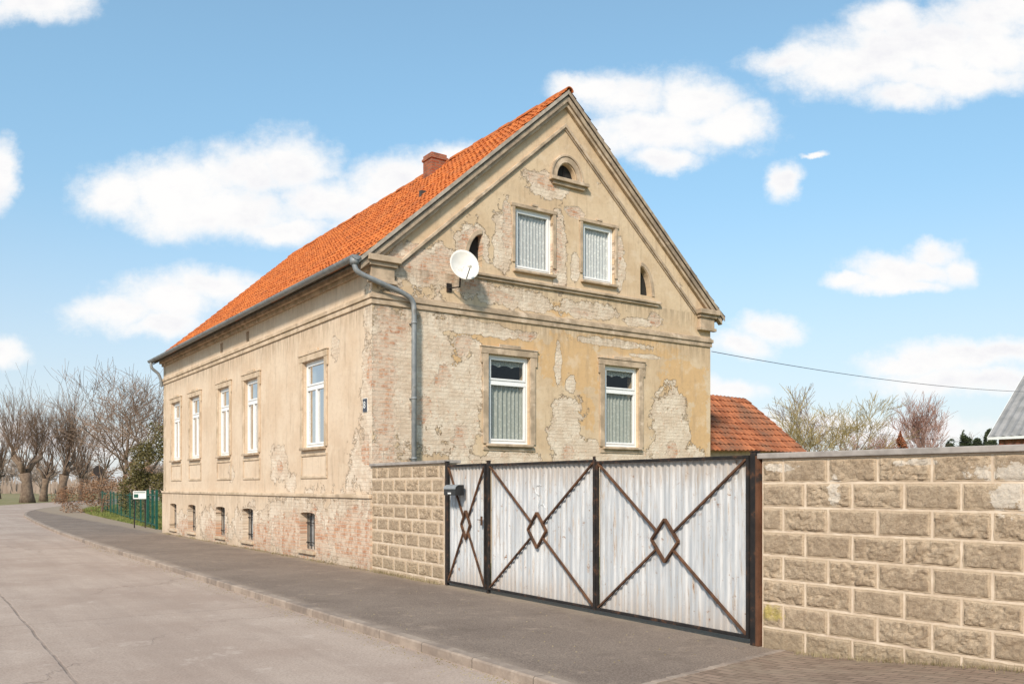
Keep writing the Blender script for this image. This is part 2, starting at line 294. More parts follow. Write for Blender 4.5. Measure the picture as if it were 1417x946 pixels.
def pr(V,Fc,face,pts,d0,d1):
    b=len(V); n=len(pts)
    for d in (d0,d1):
        for (s,z) in pts: V.append(P(face,s,d,z))
    Fc.append(tuple(range(b,b+n))); Fc.append(tuple(range(b+n,b+2*n)))
    for i in range(n): j=(i+1)%n; Fc.append((b+i,b+j,b+n+j,b+n+i))
def ringpr(V,Fc,face,outer,inner,d0,d1):
    n=len(outer)
    b=len(V)
    for d in (d0,d1):
        for L in (outer,inner):
            for (s,z) in L: V.append(P(face,s,d,z))
    o0,i0,o1,i1=b,b+n,b+2*n,b+3*n
    for i in range(n-1):
        Fc+= [(o0+i,o0+i+1,i0+i+1,i0+i),(o1+i,o1+i+1,i1+i+1,i1+i),(o0+i,o0+i+1,o1+i+1,o1+i),(i0+i,i0+i+1,i1+i+1,i1+i)]
    for i in (0,n-1): Fc.append((o0+i,i0+i,i1+i,o1+i))
def cut(ob,V,Fc):
    c=mesh_obj('cutter',V,Fc,M['inner'])
    md=ob.modifiers.new('b','BOOLEAN'); md.object=c; md.operation='DIFFERENCE'; md.solver='EXACT'
    bpy.context.view_layer.update(); dg=bpy.context.evaluated_depsgraph_get()
    me=bpy.data.meshes.new_from_object(ob.evaluated_get(dg)); ob.modifiers.clear(); ob.data=me
    bpy.data.objects.remove(c)
def tube(pts,r,sides=10,V=None,Fc=None,caps=True,radii=None):
    V=[] if V is None else V; Fc=[] if Fc is None else Fc
    pts=[Vector(p) for p in pts]; rings=[]
    up=Vector((0.13,.21,1)).normalized(); prev=None
    for i,p in enumerate(pts):
        t=(pts[min(i+1,len(pts)-1)]-pts[max(i-1,0)]).normalized()
        if prev is None:
            a=t.cross(up); a=a if a.length>.05 else t.cross(Vector((1,0,0)))
        else: a=prev-t*prev.dot(t)
        a.normalize(); prev=a; b=t.cross(a); rr=radii[i] if radii else r
        k=len(V)
        for q in range(sides):
            an=2*math.pi*q/sides; V.append(p+a*(math.cos(an)*rr)+b*(math.sin(an)*rr))
        rings.append(k)
    for i in range(len(rings)-1):
        for q in range(sides):
            q2=(q+1)%sides; Fc.append((rings[i]+q,rings[i]+q2,rings[i+1]+q2,rings[i+1]+q))
    if caps:
        Fc.append(tuple(rings[0]+q for q in range(sides))); Fc.append(tuple(rings[-1]+q for q in range(sides)))
    return V,Fc
def bar(V,Fc,p0,p1,w,y0,y1):
    a=Vector((p1[0]-p0[0],p1[1]-p0[1])); n=Vector((-a.y,a.x)).normalized()*w/2
    pr(V,Fc,'g',[(p0[0]+n.x,p0[1]+n.y),(p1[0]+n.x,p1[1]+n.y),(p1[0]-n.x,p1[1]-n.y),(p0[0]-n.x,p0[1]-n.y)],y0,y1)
# ------------------------------------------------------------------ frames
C=Vector((-2.74,17.1,0)); HR=math.atan2(.570,.822)
HM=Matrix.Translation(C)@Matrix.Rotation(HR,4,'Z'); HI=HM.inverted()
W=9.57; LEN=16.9; XM=4.785; RZ=10.56; SL=.885
def RL(x): return RZ-SL*abs(x-XM)
house=empty('house',C,HR,'old two-storey house with peeling ochre render and orange tiled gable roof','house')
# ---- walls
V=[];Fc=[]; o_=.13
pr(V,Fc,'g',[(0,0),(W,0),(W,RL(W)-o_),(XM,RZ-o_),(0,RL(0)-o_)],0,.38)
gable=mesh_obj('wall',V,Fc,[M['gable'],M['front']])
GW=[(2.72,3.80,2.56,4.47),(5.98,7.05,2.58,4.49),(3.42,4.44,6.38,7.74),(5.32,6.28,6.40,7.74)]
V=[];Fc=[]
for (a,b,c_,d_) in GW: bx(V,Fc,'g',a,b,-.2,.6,c_,d_)
LC=(4.84,8.6); lun=[(LC[0]+.27*math.cos(math.pi*i/16),LC[1]+.36*math.sin(math.pi*i/16)) for i in range(17)]
pr(V,Fc,'g',lun,-.2,.6)
def quarter(s,z,rx,rz,sg,n=10):
    return [(s+sg*rx*math.sin(math.pi/2*i/n),z+rz*math.cos(math.pi/2*i/n)) for i in range(n+1)]
QS=((2.56,6.30,.36,.68,-1),(7.12,6.28,.36,.68,1))
for (s,z,rx,rz,sg) in QS: pr(V,Fc,'g',quarter(s,z,rx,rz,sg)+[(s,z)],-.2,.6)
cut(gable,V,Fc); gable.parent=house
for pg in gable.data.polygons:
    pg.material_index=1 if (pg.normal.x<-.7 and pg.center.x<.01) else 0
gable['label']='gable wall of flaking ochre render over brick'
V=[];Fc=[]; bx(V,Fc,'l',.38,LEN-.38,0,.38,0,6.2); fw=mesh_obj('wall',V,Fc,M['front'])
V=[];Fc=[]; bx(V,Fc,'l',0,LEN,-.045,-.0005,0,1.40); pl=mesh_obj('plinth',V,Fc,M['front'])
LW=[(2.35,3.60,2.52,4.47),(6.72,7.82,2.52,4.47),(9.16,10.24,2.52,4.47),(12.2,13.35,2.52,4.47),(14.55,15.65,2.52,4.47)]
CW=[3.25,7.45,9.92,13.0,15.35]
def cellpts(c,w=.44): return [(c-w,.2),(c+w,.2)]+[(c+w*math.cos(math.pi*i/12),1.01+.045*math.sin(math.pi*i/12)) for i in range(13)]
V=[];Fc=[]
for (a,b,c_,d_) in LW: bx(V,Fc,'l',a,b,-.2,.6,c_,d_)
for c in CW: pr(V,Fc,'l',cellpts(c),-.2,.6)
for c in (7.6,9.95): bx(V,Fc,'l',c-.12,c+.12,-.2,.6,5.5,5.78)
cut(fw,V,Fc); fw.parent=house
V=[];Fc=[]
for c in CW: pr(V,Fc,'l',cellpts(c),-.2,.3)
cut(pl,V,Fc); pl.parent=house
fw['label']='street wall of cream render with tall windows'
boxes('wall','l',[(.38,LEN-.38,W-.38,W,0,6.2)],M['trimlight'],house)
V=[];Fc=[]; pr(V,Fc,'g',[(0,0),(W,0),(W,RL(W)-o_),(XM,RZ-o_),(0,RL(0)-o_)],LEN-.38,LEN); mesh_obj('wall',V,Fc,M['trimlight'],house)
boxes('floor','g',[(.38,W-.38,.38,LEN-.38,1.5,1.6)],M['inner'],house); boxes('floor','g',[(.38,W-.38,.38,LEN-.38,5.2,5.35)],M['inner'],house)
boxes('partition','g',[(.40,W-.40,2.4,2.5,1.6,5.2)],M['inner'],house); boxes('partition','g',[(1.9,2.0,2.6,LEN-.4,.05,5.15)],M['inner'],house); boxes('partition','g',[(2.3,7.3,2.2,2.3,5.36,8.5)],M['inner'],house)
# ---- trims
boxes('string_course','g',[(-.062,W+.06,-.065,-.0005,5.33,5.42),(-.037,W+.035,-.035,-.0005,5.22,5.328),(-.027,W+.025,-.024,-.0005,5.422,5.46)],M['trim'],house,.012)
boxes('string_course','l',[(.002,LEN,-.065,-.0005,5.33,5.42),(.002,LEN,-.035,-.0005,5.22,5.328)],M['trimlight'],house,.012)
boxes('cornice','l',[(.002,LEN,-.07,-.0005,5.86,5.95),(.002,LEN,-.15,-.0005,5.952,6.05),(.002,LEN,-.22,-.0005,6.052,6.12)],M['trim'],house,.012)
boxes('plinth_band','l',[(.0,LEN,-.080,-.0005,1.402,1.48)],M['trimlight'],house,.015)
boxes('ledge','g',[(2.25,7.75,-.09,-.0005,6.10,6.16),(2.3,7.7,-.05,-.0005,6.04,6.098)],M['trim'],house,.012)
for (a,b) in ((-.16,.55),(W-.55,W+.16)):
    boxes('kneeler','g',[(a,b,-.20,-.0005,6.03,6.15),(a+.05,b-.05,-.14,-.0005,5.95,6.028),(a+.10,b-.10,-.09,-.0005,5.70,5.948),(a+.05,b-.05,-.12,-.0005,5.62,5.698)],M['trim'],house,.01)
def chevron(o1,o2,d0,d1,x0,x1,mat,name):
    V=[];Fc=[]
    up=[(x0,RL(x0)-o1),(XM,RZ-o1),(x1,RL(x1)-o1)]; lo=[(x0,RL(x0)-o2),(XM,RZ-o2),(x1,RL(x1)-o2)]
    ringpr(V,Fc,'g',up,lo,d0,d1); return mesh_obj(name,V,Fc,mat,house,bevel=.01)
chevron(.11,.24,-.14,-.0005,-.30,W+.30,M['darktrim'],'raking_moulding')
chevron(.242,.33,-.09,-.0005,.0,W-.0,M['trim'],'raking_moulding')
chevron(.70,.79,-.06,-.0005,.52,W-.52,M['trim'],'raking_moulding')
chevron(.792,.84,-.03,-.0005,.58,W-.58,M['darktrim'],'raking_moulding')
V=[];Fc=[]
for r1,r2,dd in ((.29,.42,-.04),(.422,.47,-.06)):
    ringpr(V,Fc,'g',[(LC[0]+r2*math.cos(math.pi*i/20),LC[1]+(r2+.09)*math.sin(math.pi*i/20)) for i in range(21)],[(LC[0]+r1*math.cos(math.pi*i/20),LC[1]+(r1+.09)*math.sin(math.pi*i/20)) for i in range(21)],dd,-.0005)
lu=mesh_obj('lunette',V,Fc,M['trim'],house,bevel=.008)
boxes('window_sill','g',[(4.34,5.42,-.13,-.0005,8.51,8.59),(4.42,5.34,-.07,-.0005,8.43,8.508)],M['trim'],lu,.01)
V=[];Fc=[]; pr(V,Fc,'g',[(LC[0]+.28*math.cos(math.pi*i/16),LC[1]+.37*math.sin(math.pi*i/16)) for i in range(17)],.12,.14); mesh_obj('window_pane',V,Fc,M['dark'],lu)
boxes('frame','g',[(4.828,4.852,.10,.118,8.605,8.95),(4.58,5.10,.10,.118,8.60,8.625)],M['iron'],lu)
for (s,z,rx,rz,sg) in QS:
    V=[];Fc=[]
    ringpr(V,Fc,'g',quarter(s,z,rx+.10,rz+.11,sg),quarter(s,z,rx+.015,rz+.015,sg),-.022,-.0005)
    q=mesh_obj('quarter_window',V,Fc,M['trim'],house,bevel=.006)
    V=[];Fc=[]; pr(V,Fc,'g',quarter(s,z,rx,rz,sg)+[(s,z)],.16,.18); mesh_obj('window_pane',V,Fc,M['dark'],q)  # no glass here: dark sheet paints the shade of the recess
# ---- windows
def curtain(face,s0,s1,z0,z1,d,parent,amp=.012,period=.085,scallop=0,mat=None):
    V=[];Fc=[]; n=int((s1-s0)/.010)
    for i in range(n+1):
        s=s0+(s1-s0)*i/n; dd=d+amp*math.sin(2*math.pi*s/period+.6*math.sin(s*9))
        zz=z0+(scallop*abs(math.sin(math.pi*(s-s0)/(s1-s0)*3)) if scallop else 0)
        V.append(P(face,s,dd,zz)); V.append(P(face,s,dd,z1))
    for i in range(n): Fc.append((2*i,2*i+2,2*i+3,2*i+1))
    return mesh_obj('curtain',V,Fc,mat or M['curtain'],parent,smooth=True)
def window(face,s0,s1,z0,z1,kind,surround,smat):
    f=.065; d0,d1=.07,.135
    H=z1-z0; L=[(s0,s1,d0,d1,z0,z0+f),(s0,s1,d0,d1,z1-f,z1),(s0,s0+f,d0+.001,d1,z0+f,z1-f),(s1-f,s1,d0+.001,d1,z0+f,z1-f)]
    zt=z0+H*.70; sm=(s0+s1)/2
    def sash(a,b,c,d,t=.042): return [(a,b,d0-.015,d1-.01,c,c+t),(a,b,d0-.015,d1-.01,d-t,d),(a,a+t,d0-.015,d1-.01,c+t,d-t),(b-t,b,d0-.015,d1-.01,c+t,d-t)]
    if kind!='attic':
        L.append((s0+f,s1-f,d0,d1,zt-.03,zt+.03))
        if kind=='double':
            L+=sash(s0+f,sm-.002,z0+f,zt-.032)+sash(sm+.002,s1-f,z0+f,zt-.032)+sash(s0+f,s1-f,zt+.032,z1-f)
        else: L+=sash(s0+f,s1-f,z0+f,zt-.032)+sash(s0+f,s1-f,zt+.032,z1-f)
    else: L+=sash(s0+f,s1-f,z0+f,z1-f)
    w=boxes('window',face,L,M['pvc'],house,.006); w['label']={'attic':'white attic window with lace curtain','single':'white window with transom and grey net curtain','double':'tall white double casement window'}[kind]
    dg_=d0+.025
    mesh_obj('window_pane',[P(face,s0+f,dg_,z0+f),P(face,s1-f,dg_,z0+f),P(face,s1-f,dg_,z1-f),P(face,s0+f,dg_,z1-f)],[(0,1,2,3)],M['glass'],w)
    boxes('window_sill',face,[(s0-.07,s1+.07,-.09,d0-.002,z0-.065,z0-.004)],M['trim'],w,.012)
    if kind=='attic': curtain(face,s0+.02,s1-.02,z0+.03,z1-.03,.150,w)
    elif kind=='single':
        curtain(face,s0+.02,s1-.02,z0+.03,zt+.0,.165,w,.02,.11,mat=M['curtaing']); curtain(face,s0+.02,s1-.02,z1-.24,z1-.03,.165,w,scallop=.04,mat=M['curtaing'])
    else:
        curtain(face,s0+.03,s0+.22,z0+.04,z1-.04,.19,w,.02,.08,mat=M['curtaing']); curtain(face,s1-.28,s1-.03,z0+.04,z1-.04,.19,w,.02,.08,mat=M['curtaing'])
    b=.14; pd=-.035
    if surround=='ear':
        L=[(s0-b-.01,s0-.01,pd,-.0005,z0-.004,z1+.0),(s1+.01,s1+b+.01,pd,-.0005,z0-.004,z1+.0),
           (s0-b-.06,s1+b+.06,pd-.008,-.0005,z1+.002,z1+b),(s0-b-.06,s0-b-.012,pd,-.0005,z1-.20,z1),(s1+b+.012,s1+b+.06,pd,-.0005,z1-.20,z1),
           (s0-b-.08,s1+b+.08,pd-.025,-.0005,z1+b+.002,z1+b+.03),
           ((s0+s1)/2-.28,(s0+s1)/2+.28,pd-.012,-.0005,z1+b+.032,z1+b+.09)]
        if face=='l': L+=[(s0-b,s1+b,-.025,-.0005,z0-.70,z0-.64),(s0-b,s0-b+.06,-.025,-.0005,z0-.638,z0-.20),(s1+b-.06,s1+b,-.025,-.0005,z0-.638,z0-.20),(s0-b,s1+b,-.025,-.0005,z0-.198,z0-.14)]
        else: L+=[(s0-b,s1+b,-.025,-.0005,z0-.15,z0-.068)]
    else:
        L=[(s0-.09,s0-.01,-.03,-.0005,z0+.15,z1),(s1+.01,s1+.09,-.03,-.0005,z0+.15,z1),(s0-.12,s1+.12,-.035,-.0005,z1+.002,z1+.08),((s0+s1)/2-.08,(s0+s1)/2+.08,-.05,-.0005,z1+.082,z1+.13)]
    boxes('window_surround',face,L,smat,w,.008)
for i,q in enumerate(GW): window('g',*q,'single' if i<2 else 'attic','ear' if i<2 else 'plain',M['trim'])
for q in LW: window('l',*q,'double','ear',M['trimlight'])
for c in CW:
    w=.44; L=[]
    for k in range(4): x=c-w+.14+k*(2*w-.28)/3; L.append((x-.008,x+.008,.08,.096,.22,1.03))
    L+=[(c-w+.01,c+w-.01,.097,.107,.35,.37),(c-w+.01,c+w-.01,.097,.107,.8,.82)]
    cw=boxes('cellar_window','l',L,M['iron'],house)
    boxes('frame','l',[(c-w,c-w+.07,.12,.17,.2,1.03),(c+w-.07,c+w,.12,.17,.2,1.03),(c-w+.07,c+w-.07,.12,.17,.2,.27),(c-w+.07,c+w-.07,.12,.17,.97,1.04),(c-.035,c+.035,.12,.17,.27,.97)],M['verge'],cw)
    boxes('window_pane','l',[(c-w,c+w,.175,.185,.2,1.08)],M['cellar'],cw)
    boxes('window_sill','l',[(c-w-.05,c+w+.05,-.11,.05,.12,.195)],M['trimlight'],cw,.01)
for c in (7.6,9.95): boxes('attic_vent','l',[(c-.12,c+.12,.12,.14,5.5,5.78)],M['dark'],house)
# ---- roof
def slope(name,sg,y0,y1,mat,parent,xm=XM,rz=RZ,sl=SL,half=5.14,R=RR,tw=TW,ns=6):
    V=[];Fc=[]; nc=int(round((y1-y0)/tw)); N=nc*ns; hy=math.hypot(1,sl); L=half*hy; nx,nz=sl/hy,1/hy
    rnd=random.Random(3+R)
    jit=[[rnd.uniform(-.016,.016) for _ in range(nc+1)] for _ in range(R+1)]; jh=[[rnd.uniform(-.006,.010) for _ in range(nc+1)] for _ in range(R+1)]
    sag=lambda y,a: -.04*math.sin(math.pi*a)*(.6+.4*math.sin(y*.7))-.016*math.sin(y*1.9+a*5)
    for r in range(R):
        base=len(V)
        for i in range(N+1):
            y=y0+(y1-y0)*i/N; c=min(i//ns,nc-1); ph=(i%ns)/ns if i<N else 1
            wv=.015*math.sin(2*math.pi*ph)+.006*math.sin(4*math.pi*ph)
            a0=r/R; a1=(r+1)/R+.006
            for a,h in ((a0,.0),(a0,.042+wv+jh[r][c]),(a1,.012+wv)):
                aa=a*L+(jit[r][c] if a==a0 else 0) ; hd=L-aa
                x=xm+sg*hd/hy; z=rz-sl*hd/hy
                h2=h+sag(y,a)
                V.append((x+sg*nx*h2,y,z+nz*h2))
        for i in range(N):
            b=base+3*i
            Fc.append((b,b+3,b+4,b+1)); Fc.append((b+1,b+4,b+5,b+2))
    return mesh_obj(name,V,Fc,mat,parent)
V=[];Fc=[]
x0=-.33; x1=W+.33
ringpr(V,Fc,'g',[(x0,RL(x0)-.07),(XM,RZ-.07),(x1,RL(x1)-.07)],[(x0,RL(x0)-.105),(XM,RZ-.105),(x1,RL(x1)-.105)],-.14,LEN+.12)
roof=mesh_obj('roof',V,Fc,M['board'],house); roof['label']='orange clay pantile gable roof'
slope('roof_tiles',-1,-.16,LEN+.14,M['tile'],roof); slope('roof_tiles',1,-.16,LEN+.14,M['tileold'],roof)
V=[];Fc=[]
for k in range(44):
    ya=-.2+k*.397; dz=.012*math.sin(k*2.3)
    ringpr(V,Fc,'g',[(XM+.11*math.cos(math.pi*i/8),RZ-.03+dz+.11*math.sin(math.pi*i/8)) for i in range(9)],[(XM+.09*math.cos(math.pi*i/8),RZ-.03+dz+.09*math.sin(math.pi*i/8)) for i in range(9)],ya,ya+.39)
mesh_obj('ridge_tiles',V,Fc,M['tile'],roof)
V=[];Fc=[]; ringpr(V,Fc,'g',[(-.36,RL(-.36)+.02),(XM,RZ+.02)],[(-.36,RL(-.36)-.07),(XM,RZ-.07)],-.180,-.165); mesh_obj('verge_flashing',V,Fc,M['verge'],roof)
V=[];Fc=[]; ringpr(V,Fc,'g',[(XM,RZ+.0),(W+.36,RL(W+.36)+.0)],[(XM,RZ-.10),(W+.36,RL(W+.36)-.10)],-.175,-.165); mesh_obj('verge_mortar',V,Fc,M['darktrim'],roof)
boxes('chimney','g',[(4.24,4.72,5.14,5.62,9.5,10.58),(4.21,4.75,5.11,5.65,10.582,10.65),(4.24,4.72,5.14,5.62,10.652,10.74)],M['chimbrick'],roof,.006)
V=[];Fc=[]; n=9; pts=[(-.43+.085*math.cos(math.pi+math.pi*i/n),6.06+.085*math.sin(math.pi+math.pi*i/n)) for i in range(n+1)]; inn=[(-.43+.077*math.cos(math.pi+math.pi*i/n),6.06+.077*math.sin(math.pi+math.pi*i/n)) for i in range(n+1)]
ringpr(V,Fc,'g',pts,inn,-.22,LEN+.15); pr(V,Fc,'g',inn,-.219,-.21)
mesh_obj('gutter',V,Fc,M['zinc'],house)
boxes('eave_board','l',[(-.12,LEN+.1,-.345,-.335,5.98,6.10),(-.12,LEN+.1,-.334,-.0005,6.122,6.14)],M['board'],house)
def smoothp(pts,n=6):
    out=[]; pts=[Vector(p) for p in pts]
    for i in range(len(pts)-1):
        p0=pts[max(i-1,0)];p1=pts[i];p2=pts[i+1];p3=pts[min(i+2,len(pts)-1)]
        for k in range(n):
            t=k/n; out.append(.5*((2*p1)+(-p0+p2)*t+(2*p0-5*p1+4*p2-p3)*t*t+(-p0+3*p1-3*p2+p3)*t**3))
    out.append(pts[-1]); return out
V,Fc=tube(smoothp([(-.43,-.12,6.0),(-.43,-.14,5.86),(-.34,-.16,5.74),(.1,-.18,5.60),(.62,-.18,5.45),(.80,-.18,5.32),(.83,-.18,5.1),(.83,-.18,4.8)])+[(.83,-.18,.1)],.052,12)
tube([(-.43,-.12,6.02),(-.43,-.12,5.9)],.09,12,V,Fc)
for z in (4.9,3.4,2.2):
    tube([(.83,-.18,z-.02),(.83,-.18,z+.02)],.060,12,V,Fc); bx(V,Fc,'g',.815,.845,-.12,0,z-.01,z+.01)
mesh_obj('downpipe',V,Fc,M['zinc'],house,smooth=True)
V,Fc=tube(smoothp([(-.43,LEN-.1,6.0),(-.42,LEN-.1,5.8),(-.2,LEN-.1,5.6),(-.12,LEN-.1,5.4),(-.08,LEN-.1,5.15)]),.05,10)
mesh_obj('downpipe',V,Fc,M['zinc'],house,smooth=True)
# ---- house number plate
hn=empty('house_number_plate',HM@Vector((-.0,.30,3.25)),HR,'small dark enamel house number plate reading 8','sign')
boxes('plate','l',[(-.085,.085,-.022,-.004,-.13,.13)],M['blue'],hn,.004)
boxes('edge','l',[(-.095,.095,-.006,-.001,-.14,.14)],M['white'],hn)
cu=bpy.data.curves.new('t','FONT'); cu.body='8'; cu.size=.2; cu.extrude=.002; cu.align_x='CENTER'; cu.align_y='CENTER'
to=bpy.data.objects.new('t',cu); COL.objects.link(to); bpy.context.view_layer.update()
me=bpy.data.meshes.new_from_object(to.evaluated_get(bpy.context.evaluated_depsgraph_get())); bpy.data.objects.remove(to)
me.materials.clear(); me.materials.append(M['white']); nu=bpy.data.objects.new('numeral',me); COL.objects.link(nu); nu.parent=hn
nu.location=(-.026,0,0); nu.rotation_euler=(math.radians(90),0,math.radians(-90))
# ---- satellite dish
sd=empty('satellite_dish',HM@Vector((1.88,-.36,6.14)),HR,'off-white round satellite dish bracketed to the gable wall','satellite dish')
ax=Vector((-.20,-.93,.28)).normalized(); q=ax.to_track_quat('Z','Y')
V=[];Fc=[]; R=.33
for k in range(9):
    r=R*k/8
    for i in range(36):
        a=2*math.pi*i/36; V.append(q@Vector((r*math.cos(a)*.96,r*math.sin(a)*1.04,.32*r*r/R-.04)))
for k in range(8):
    for i in range(36):
        j=(i+1)%36; Fc.append((k*36+i,k*36+j,(k+1)*36+j,(k+1)*36+i))
d=mesh_obj('reflector',V,Fc,M['dish'],sd,smooth=True); so=d.modifiers.new('s','SOLIDIFY'); so.thickness=.012
lnbp=q@Vector((0,-.20,.38)); foot=q@Vector((0,-.34,.03))
V,Fc=tube([foot,lnbp],.012,8); mesh_obj('feed_arm',V,Fc,M['zinc'],sd)
V,Fc=tube([lnbp+Vector((0,0,-.02)),lnbp+(q@Vector((0,.05,-.09)))],.032,10); mesh_obj('receiver',V,Fc,M['dish'],sd)
V,Fc=tube([q@Vector((0,0,-.06)),Vector((0,.12,-.05)),Vector((-.02,.12,-.40)),Vector((-.14,.345,-.40))],.018,8); bx(V,Fc,'g',-.20,-.08,.338,.357,-.48,-.30); mesh_obj('bracket',V,Fc,M['iron'],sd)
# ------------------------------------------------------------------ boundary walls
def blockwall(parent,L,top,rows,rot_seed,mat,H=.245,BL=.5,T=.24,g0=.007):
    V=[];Fc=[]
    bx(V,Fc,'g',0,L,0,T,top-rows*H,top)
    mesh_obj('mortar_body',V,Fc,M['mortar'],parent)
    V=[];Fc=[]
    for r in range(rows):
        zt=top-r*H; zb=zt-H; off=0 if r%2 else -BL/2
        x=off
        while x<L-.01:
            a=max(x,0); b=min(x+BL,L); x+=BL
            if b-a<.06: continue
            xa,xb=a+g0,b-g0; za,zb2=zb+g0,zt-g0
            inn=max(4,int((xb-xa-.05)/.016)); jn=12
            xs=[xa,xa+.006,xa+.016]+[xa+.028+(xb-xa-.056)*i/inn for i in range(inn+1)]+[xb-.016,xb-.006,xb]
            zs=[za,za+.006,za+.014]+[za+.026+(zb2-za-.052)*i/jn for i in range(jn+1)]+[zb2-.014,zb2-.006,zb2]
            base=len(V); nx=len(xs); nz=len(zs); sd_=rot_seed+r*7.3+a*3.1; amp=.85+.4*math.sin(sd_*5)
            for j,z in enumerate(zs):
                for i,xx in enumerate(xs):
                    ed=min(i,nx-1-i,j,nz-1-j)
                    ww=.005*noise.noise(Vector((xx*14,sd_,z*14)))
                    if ed==0: y=0.004
                    elif ed<=2: y=-.004+.004*noise.noise(Vector((xx*20,sd_,z*20)))
                    else:
                        n_=noise.fractal(Vector((xx*11,sd_,z*15)),.8,2.1,5); y=-.012-.014*amp*n_-(.003 if ed>3 else 0)
                        y-=.009*amp*max(0,noise.noise(Vector((xx*30+z*9,sd_+4,z*34))))
                        y=min(y,-.003)
                    V.append((xx+ww,y,z+ww))
            for j in range(nz-1):
                for i in range(nx-1):
                    k=base+j*nx+i; Fc.append((k,k+1,k+nx+1,k+nx))
    mesh_obj('rockface_blocks',V,Fc,mat,parent)
FR=math.atan2(-.837,.548); fd=Vector((.548,-.837,0)); fn=Vector((.837,.548,0))
w1=empty('boundary_wall',C,FR,'short tan rockface block wall beside the house corner','wall')
blockwall(w1,2.93,2.03,9,1.,M['block'],g0=.012)
boxes('coping','g',[(-.03,2.97,-.05,.30,2.033,2.085)],M['cap'],w1,.008)
WD=Vector((.621,-.784,0)); WR=math.atan2(WD.y,WD.x); G2=C+fd*9.70
w2=empty('boundary_wall',G2,WR,'long tan rockface block wall with grey coping beside the gate','wall')
blockwall(w2,6.5,1.925,8,9.,M['block2'])
boxes('coping','g',[(-.04,6.5,-.04,.30,1.928,1.985)],M['cap'],w2,.008)
# ------------------------------------------------------------------ gates
def post(t,w,h,mat,label):
    e=C+fd*t
    V=[];Fc=[]; bx(V,Fc,'g',-w/2,w/2,-w/2,w/2,0,h)
    p_=mesh_obj('gate_post',V,Fc,mat,None,bevel=.006); p_.location=e; p_.rotation_euler=(0,0,FR)
    V=[];Fc=[]; bx(V,Fc,'g',-w/2-.006,w/2+.006,-w/2-.006,w/2+.006,h+.001,h+.012); mesh_obj('cap',V,Fc,M['iron'],p_)
    tag(p_,label,'gate post','gate posts'); return p_
post(3.03,.06,2.05,M['iron'],'slim black steel post between block wall and garden gate')
post(4.34,.052,2.03,M['iron'],'slim black steel post between garden gate and driveway gate')
pp=post(9.60,.07,2.0,M['iron'],'black steel post with rusty plate beside the block wall')
V=[];Fc=[]; bx(V,Fc,'g',.038,.078,-.035,.03,.0,1.96); mesh_obj('side_plate',V,Fc,M['rustpost'],pp)
def leaf(parent,t0,t1,z0,z1,name):
    V=[];Fc=[]; w=.034; ya,yb=-.045,-.005
    bx(V,Fc,'g',t0,t1,ya,yb,z0,z0+w); bx(V,Fc,'g',t0,t1,ya,yb,z1-w,z1); bx(V,Fc,'g',t0,t0+w,ya,yb,z0+w,z1-w); bx(V,Fc,'g',t1-w,t1,ya,yb,z0+w,z1-w)
    fr_=mesh_obj(name,V,Fc,M['iron'],parent,bevel=.004)
    V=[];Fc=[]; cx=(t0+t1)/2; cz=(z0+z1)/2; hw=(t1-t0)/2-w; hh=(z1-z0)/2-w
    dw=.225 if hw>.8 else .14; dh=.25 if hw>.8 else .23
    k=1/(hw/dw+hh/dh)
    for sx in (-1,1):
        for sz in (-1,1):
            bar(V,Fc,(cx+sx*hw,cz+sz*hh),(cx+sx*hw*k*1.02,cz+sz*hh*k*1.02),.023,-.041,-.012)
    D=[(dw,0),(0,dh),(-dw,0),(0,-dh)]
    for i in range(4):
        a=D[i];b=D[(i+1)%4]; yy=.001*(i%2); bar(V,Fc,(cx+a[0],cz+a[1]),(cx+b[0],cz+b[1]),.025,-.048-yy,-.010-yy)
    mesh_obj('diamond_brace',V,Fc,M['rust'],fr_)
    V=[];Fc=[]; per=.105; prof=[(0,0),(.38,0),(.5,.020),(.88,.020)]; x=t0+.01; pts=[]
    while x<t1-.01:
        for a,b in prof:
            if x+a*per<t1-.01: pts.append((x+a*per,b))
        x+=per
    pts.append((t1-.01,0)); nz=8
    for (a,b) in pts:
        for j in range(nz+1):
            z=z0+.01+(z1-z0-.02)*j/nz; V.append((a,.022-b+.006*noise.noise(Vector((a*3,z*2,1.))),z))
    for i in range(len(pts)-1):
        for j in range(nz): k_=i*(nz+1)+j; Fc.append((k_,k_+nz+1,k_+nz+2,k_+1))
    mesh_obj('corrugated_sheet',V,Fc,M['sheet'],fr_)
    return fr_
gg=empty('garden_gate',C,FR,'narrow pale corrugated metal garden gate with rusty diamond bracing','gate')
leaf(gg,3.08,4.30,.05,2.0,'gate_leaf')
V=[];Fc=[]; bx(V,Fc,'g',4.19,4.24,-.055,-.046,1.04,1.18); bx(V,Fc,'g',4.14,4.23,-.085,-.075,1.12,1.132); bx(V,Fc,'g',4.20,4.215,-.076,-.055,1.12,1.132); mesh_obj('handle',V,Fc,M['rust'],gg)
dgt=empty('driveway_gate',C,FR,'double-leaf pale corrugated metal gate with rusty diamond bracing','gate')
l1=leaf(dgt,4.38,6.998,.06,1.99,'gate_leaf'); l2=leaf(dgt,7.022,9.555,.06,1.97,'gate_leaf')
V=[];Fc=[]; bx(V,Fc,'g',6.988,7.032,-.060,-.046,.06,2.03); mesh_obj('centre_stile',V,Fc,M['iron'],dgt)
V=[];Fc=[]
def scr(pts): tube([(a,-.002,b) for a,b in pts],.0045,4,V,Fc)
cx0=5.70; scr([(cx0+.09*math.cos(a),1.60+.07*math.sin(a)) for a in [0.9+.35*i for i in range(12)]]); scr([(cx0+.03,1.50),(cx0-.03,1.36),(cx0+.10,1.40),(cx0+.16,1.34)])
mesh_obj('chalk_scrawl',V,Fc,M['chalk'],l1)
